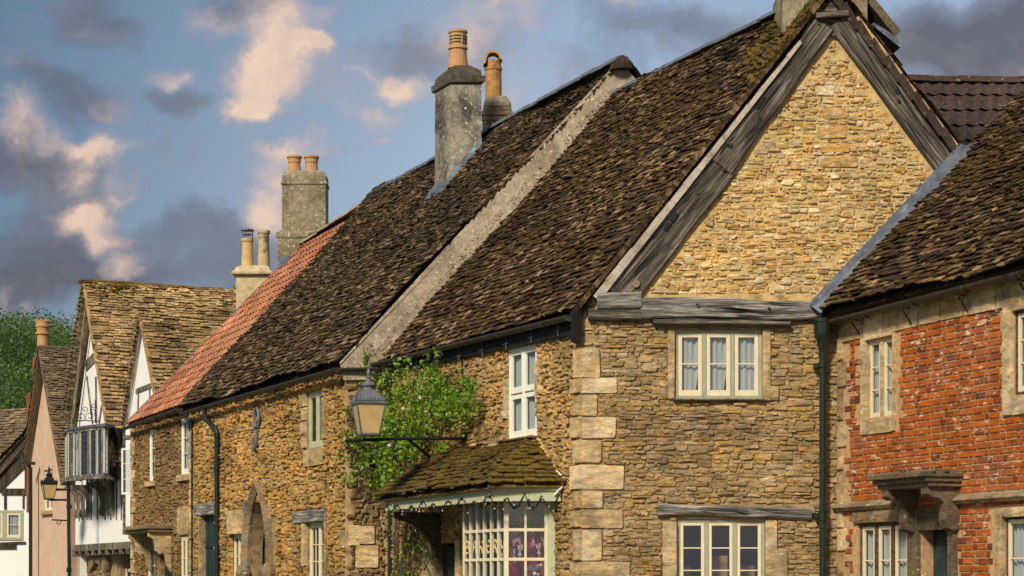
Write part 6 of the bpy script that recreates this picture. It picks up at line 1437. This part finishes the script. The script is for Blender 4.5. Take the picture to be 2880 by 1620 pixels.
def blobs(lst):
    tot = None
    for (u, v, ru, rv, k) in lst:     # in units of the 2576-wide view
        u, v, ru, rv = u * 1.118, v * 1.118, ru * 1.118 * 1.25, rv * 1.118 * 1.25
        loc = ((u - CX) / F, (HY - v) / F + 0.0, 0)
        d = t.n('VectorMath', {'operation': 'SUBTRACT'}, i0=cw, i1=loc).outputs[0]
        d = t.n('VectorMath', {'operation': 'MULTIPLY'}, i0=d, i1=(F / ru, F / rv, 0)).outputs[0]
        L = t.n('VectorMath', {'operation': 'LENGTH'}, i0=d).outputs['Value']
        m = t.n('MapRange', {'interpolation_type': 'SMOOTHSTEP'}, Value=L, i1=0.0, i2=1.25, i3=k, i4=0.0).outputs[0]
        tot = m if tot is None else t.math('ADD', tot, m)
    return tot
LIGHT = [(700, 200, 190, 150, .3), (1200, 90, 210, 120, .3), (200, 450, 170, 150, .25), (700, 470, 140, 120, .3), (960, 230, 120, 100, .25), (1350, 200, 160, 90, .15), (730, 100, 95, 60, 1.0), (665, 185, 90, 75, 1.1), (620, 245, 75, 45, .8), (810, 98, 40, 30, .8), (650, 50, 120, 45, .35), (545, 30, 70, 30, .5), (770, 20, 90, 35, .7), (1160, 55, 110, 55, .5), (1330, 65, 45, 45, .5), (1290, 10, 80, 25, .4),
         (1000, 180, 62, 40, .8), (960, 262, 80, 30, .45), (972, 322, 34, 14, .5), (905, 165, 34, 12, .3), (1560, 15, 60, 28, .6), (1710, 120, 80, 40, .35), (760, 368, 80, 42, .8), (700, 430, 60, 60, .4), (635, 530, 60, 50, .8), (720, 520, 60, 70, .5),
         (45, 325, 90, 50, .8), (220, 345, 100, 42, .9), (195, 420, 45, 35, .6), (235, 530, 80, 55, 1.0), (290, 590, 60, 40, .7), (350, 650, 45, 35, .8), (270, 245, 60, 45, .45), (290, 430, 40, 40, .3), (315, 470, 28, 20, .45), (430, 145, 80, 35, .7), (480, 125, 30, 25, .4), (250, 75, 80, 35, .35), (1740, 600, 60, 30, .3), (10, 755, 30, 40, .35), (60, 800, 60, 30, .4), (2270, 160, 60, 30, .22), (2560, 170, 70, 50, .25), (1270, 230, 60, 60, .3)]
DARK = [(70, 385, 190, 60, 1.0), (190, 470, 130, 60, .6), (130, 620, 210, 120, 1.0), (40, 730, 180, 80, .9), (280, 700, 150, 60, .7), (470, 570, 130, 60, .6), (480, 690, 220, 70, .55), (180, 235, 130, 60, .65), (240, 55, 120, 70, .6), (640, 15, 120, 40, .5), (1180, 90, 190, 70, .35), (1750, 90, 190, 80, .5), (1560, 60, 200, 60, .25), (2470, 110, 260, 130, .95), (2300, 80, 160, 100, .7), (440, 215, 90, 45, .45), (630, 620, 120, 80, .5), (1020, 100, 80, 60, .3), (2560, 40, 120, 120, .7), (1500, 160, 120, 80, .2)]
lm = blobs(LIGHT); dm = blobs(DARK)
nz = t.noise(cw, 30, 7, .62)
cst = t.n('Mapping', Vector=cw, Rotation=(0, 0, .5), Scale=(1.0, 1.5, 1)).outputs[0]
nz = t.noise(cst, 22, 9, .68); nz = t.math('SUBTRACT', nz, .5)
lmv = t.math('ADD', lm, t.math('MULTIPLY', nz, 1.35)); dmv = t.math('ADD', dm, t.math('MULTIPLY', nz, 1.1))
lm = t.ramp(lmv, [(.02, 0.0), (.5, .42), (1.25, .92)]); lc_ = t.ramp(lmv, [(.15, 0.0), (.95, 1.0)])
dm = t.ramp(dmv, [(.06, 0.0), (.42, .55), (1.0, .93)])
cl_col = t.mix(lc_, CMAUVE, CLIGHT); cl_col = t.mix(t.ramp(t.noise(cw, 60, 5, .6), [(.35, 0.0), (.7, .35)]), cl_col, CMAUVE)
# beyond the framed part: unseen broken cloud, its brightness set for ambient light
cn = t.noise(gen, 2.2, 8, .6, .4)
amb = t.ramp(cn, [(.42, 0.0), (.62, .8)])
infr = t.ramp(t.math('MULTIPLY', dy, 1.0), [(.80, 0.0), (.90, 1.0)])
bs = t.mix(1.0, t.n('Gamma', Color=sky.outputs[0], Gamma=1.0).outputs[0], SKY_TINT, 'MULTIPLY')
grad = t.ramp(pz_, [(0.0, 1.0), (.30, 0.0)])
bs = t.mix(t.math('MULTIPLY', grad, .8), bs, HORIZON)
bs_l = t.mix(t.ramp(t.math('ADD', px_, .5), [(.22, .85), (.50, 0.0)]), bs, DEEP)
c1 = t.mix(t.math('MULTIPLY', dm, infr), bs_l, CDARK)
c2 = t.mix(t.math('MULTIPLY', lm, infr), c1, cl_col)
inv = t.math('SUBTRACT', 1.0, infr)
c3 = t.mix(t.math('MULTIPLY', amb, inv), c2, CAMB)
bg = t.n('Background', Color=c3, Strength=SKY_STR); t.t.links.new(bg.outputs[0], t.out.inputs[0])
w.cycles.sampling_method = 'MANUAL'; w.cycles.sample_map_resolution = 512
sl = bpy.data.lights.new('sun', 'SUN'); sl.energy = SUN_E; sl.angle = rad(10); sl.color = (1.0, .88, .68); so = bpy.data.objects.new('sun', sl); col.objects.link(so)
sd = V((math.sin(SUN_AZ) * math.cos(SUN_EL), math.cos(SUN_AZ) * math.cos(SUN_EL), math.sin(SUN_EL))); so.rotation_euler = sd.to_track_quat('Z', 'Y').to_euler(); so.location = (0, 0, 30)
cam = bpy.data.cameras.new('camera'); co_ = bpy.data.objects.new('camera', cam); col.objects.link(co_); sc.camera = co_
co_.location = CAM; co_.rotation_euler = (rad(90), 0, 0); cam.sensor_width = 36; cam.lens = 36 * F / 2880; cam.shift_y = (HY - 810) / 2880; cam.clip_end = 1500; cam.clip_start = .1
sc.view_settings.view_transform = 'Standard'; sc.view_settings.look = 'None'; sc.view_settings.exposure = EXPO; sc.view_settings.gamma = 1
sc.cycles.max_bounces = 8; sc.cycles.transparent_max_bounces = 8; sc.cycles.use_denoising = True
for o in list(col.objects):
    if '_b' in o: del o['_b']
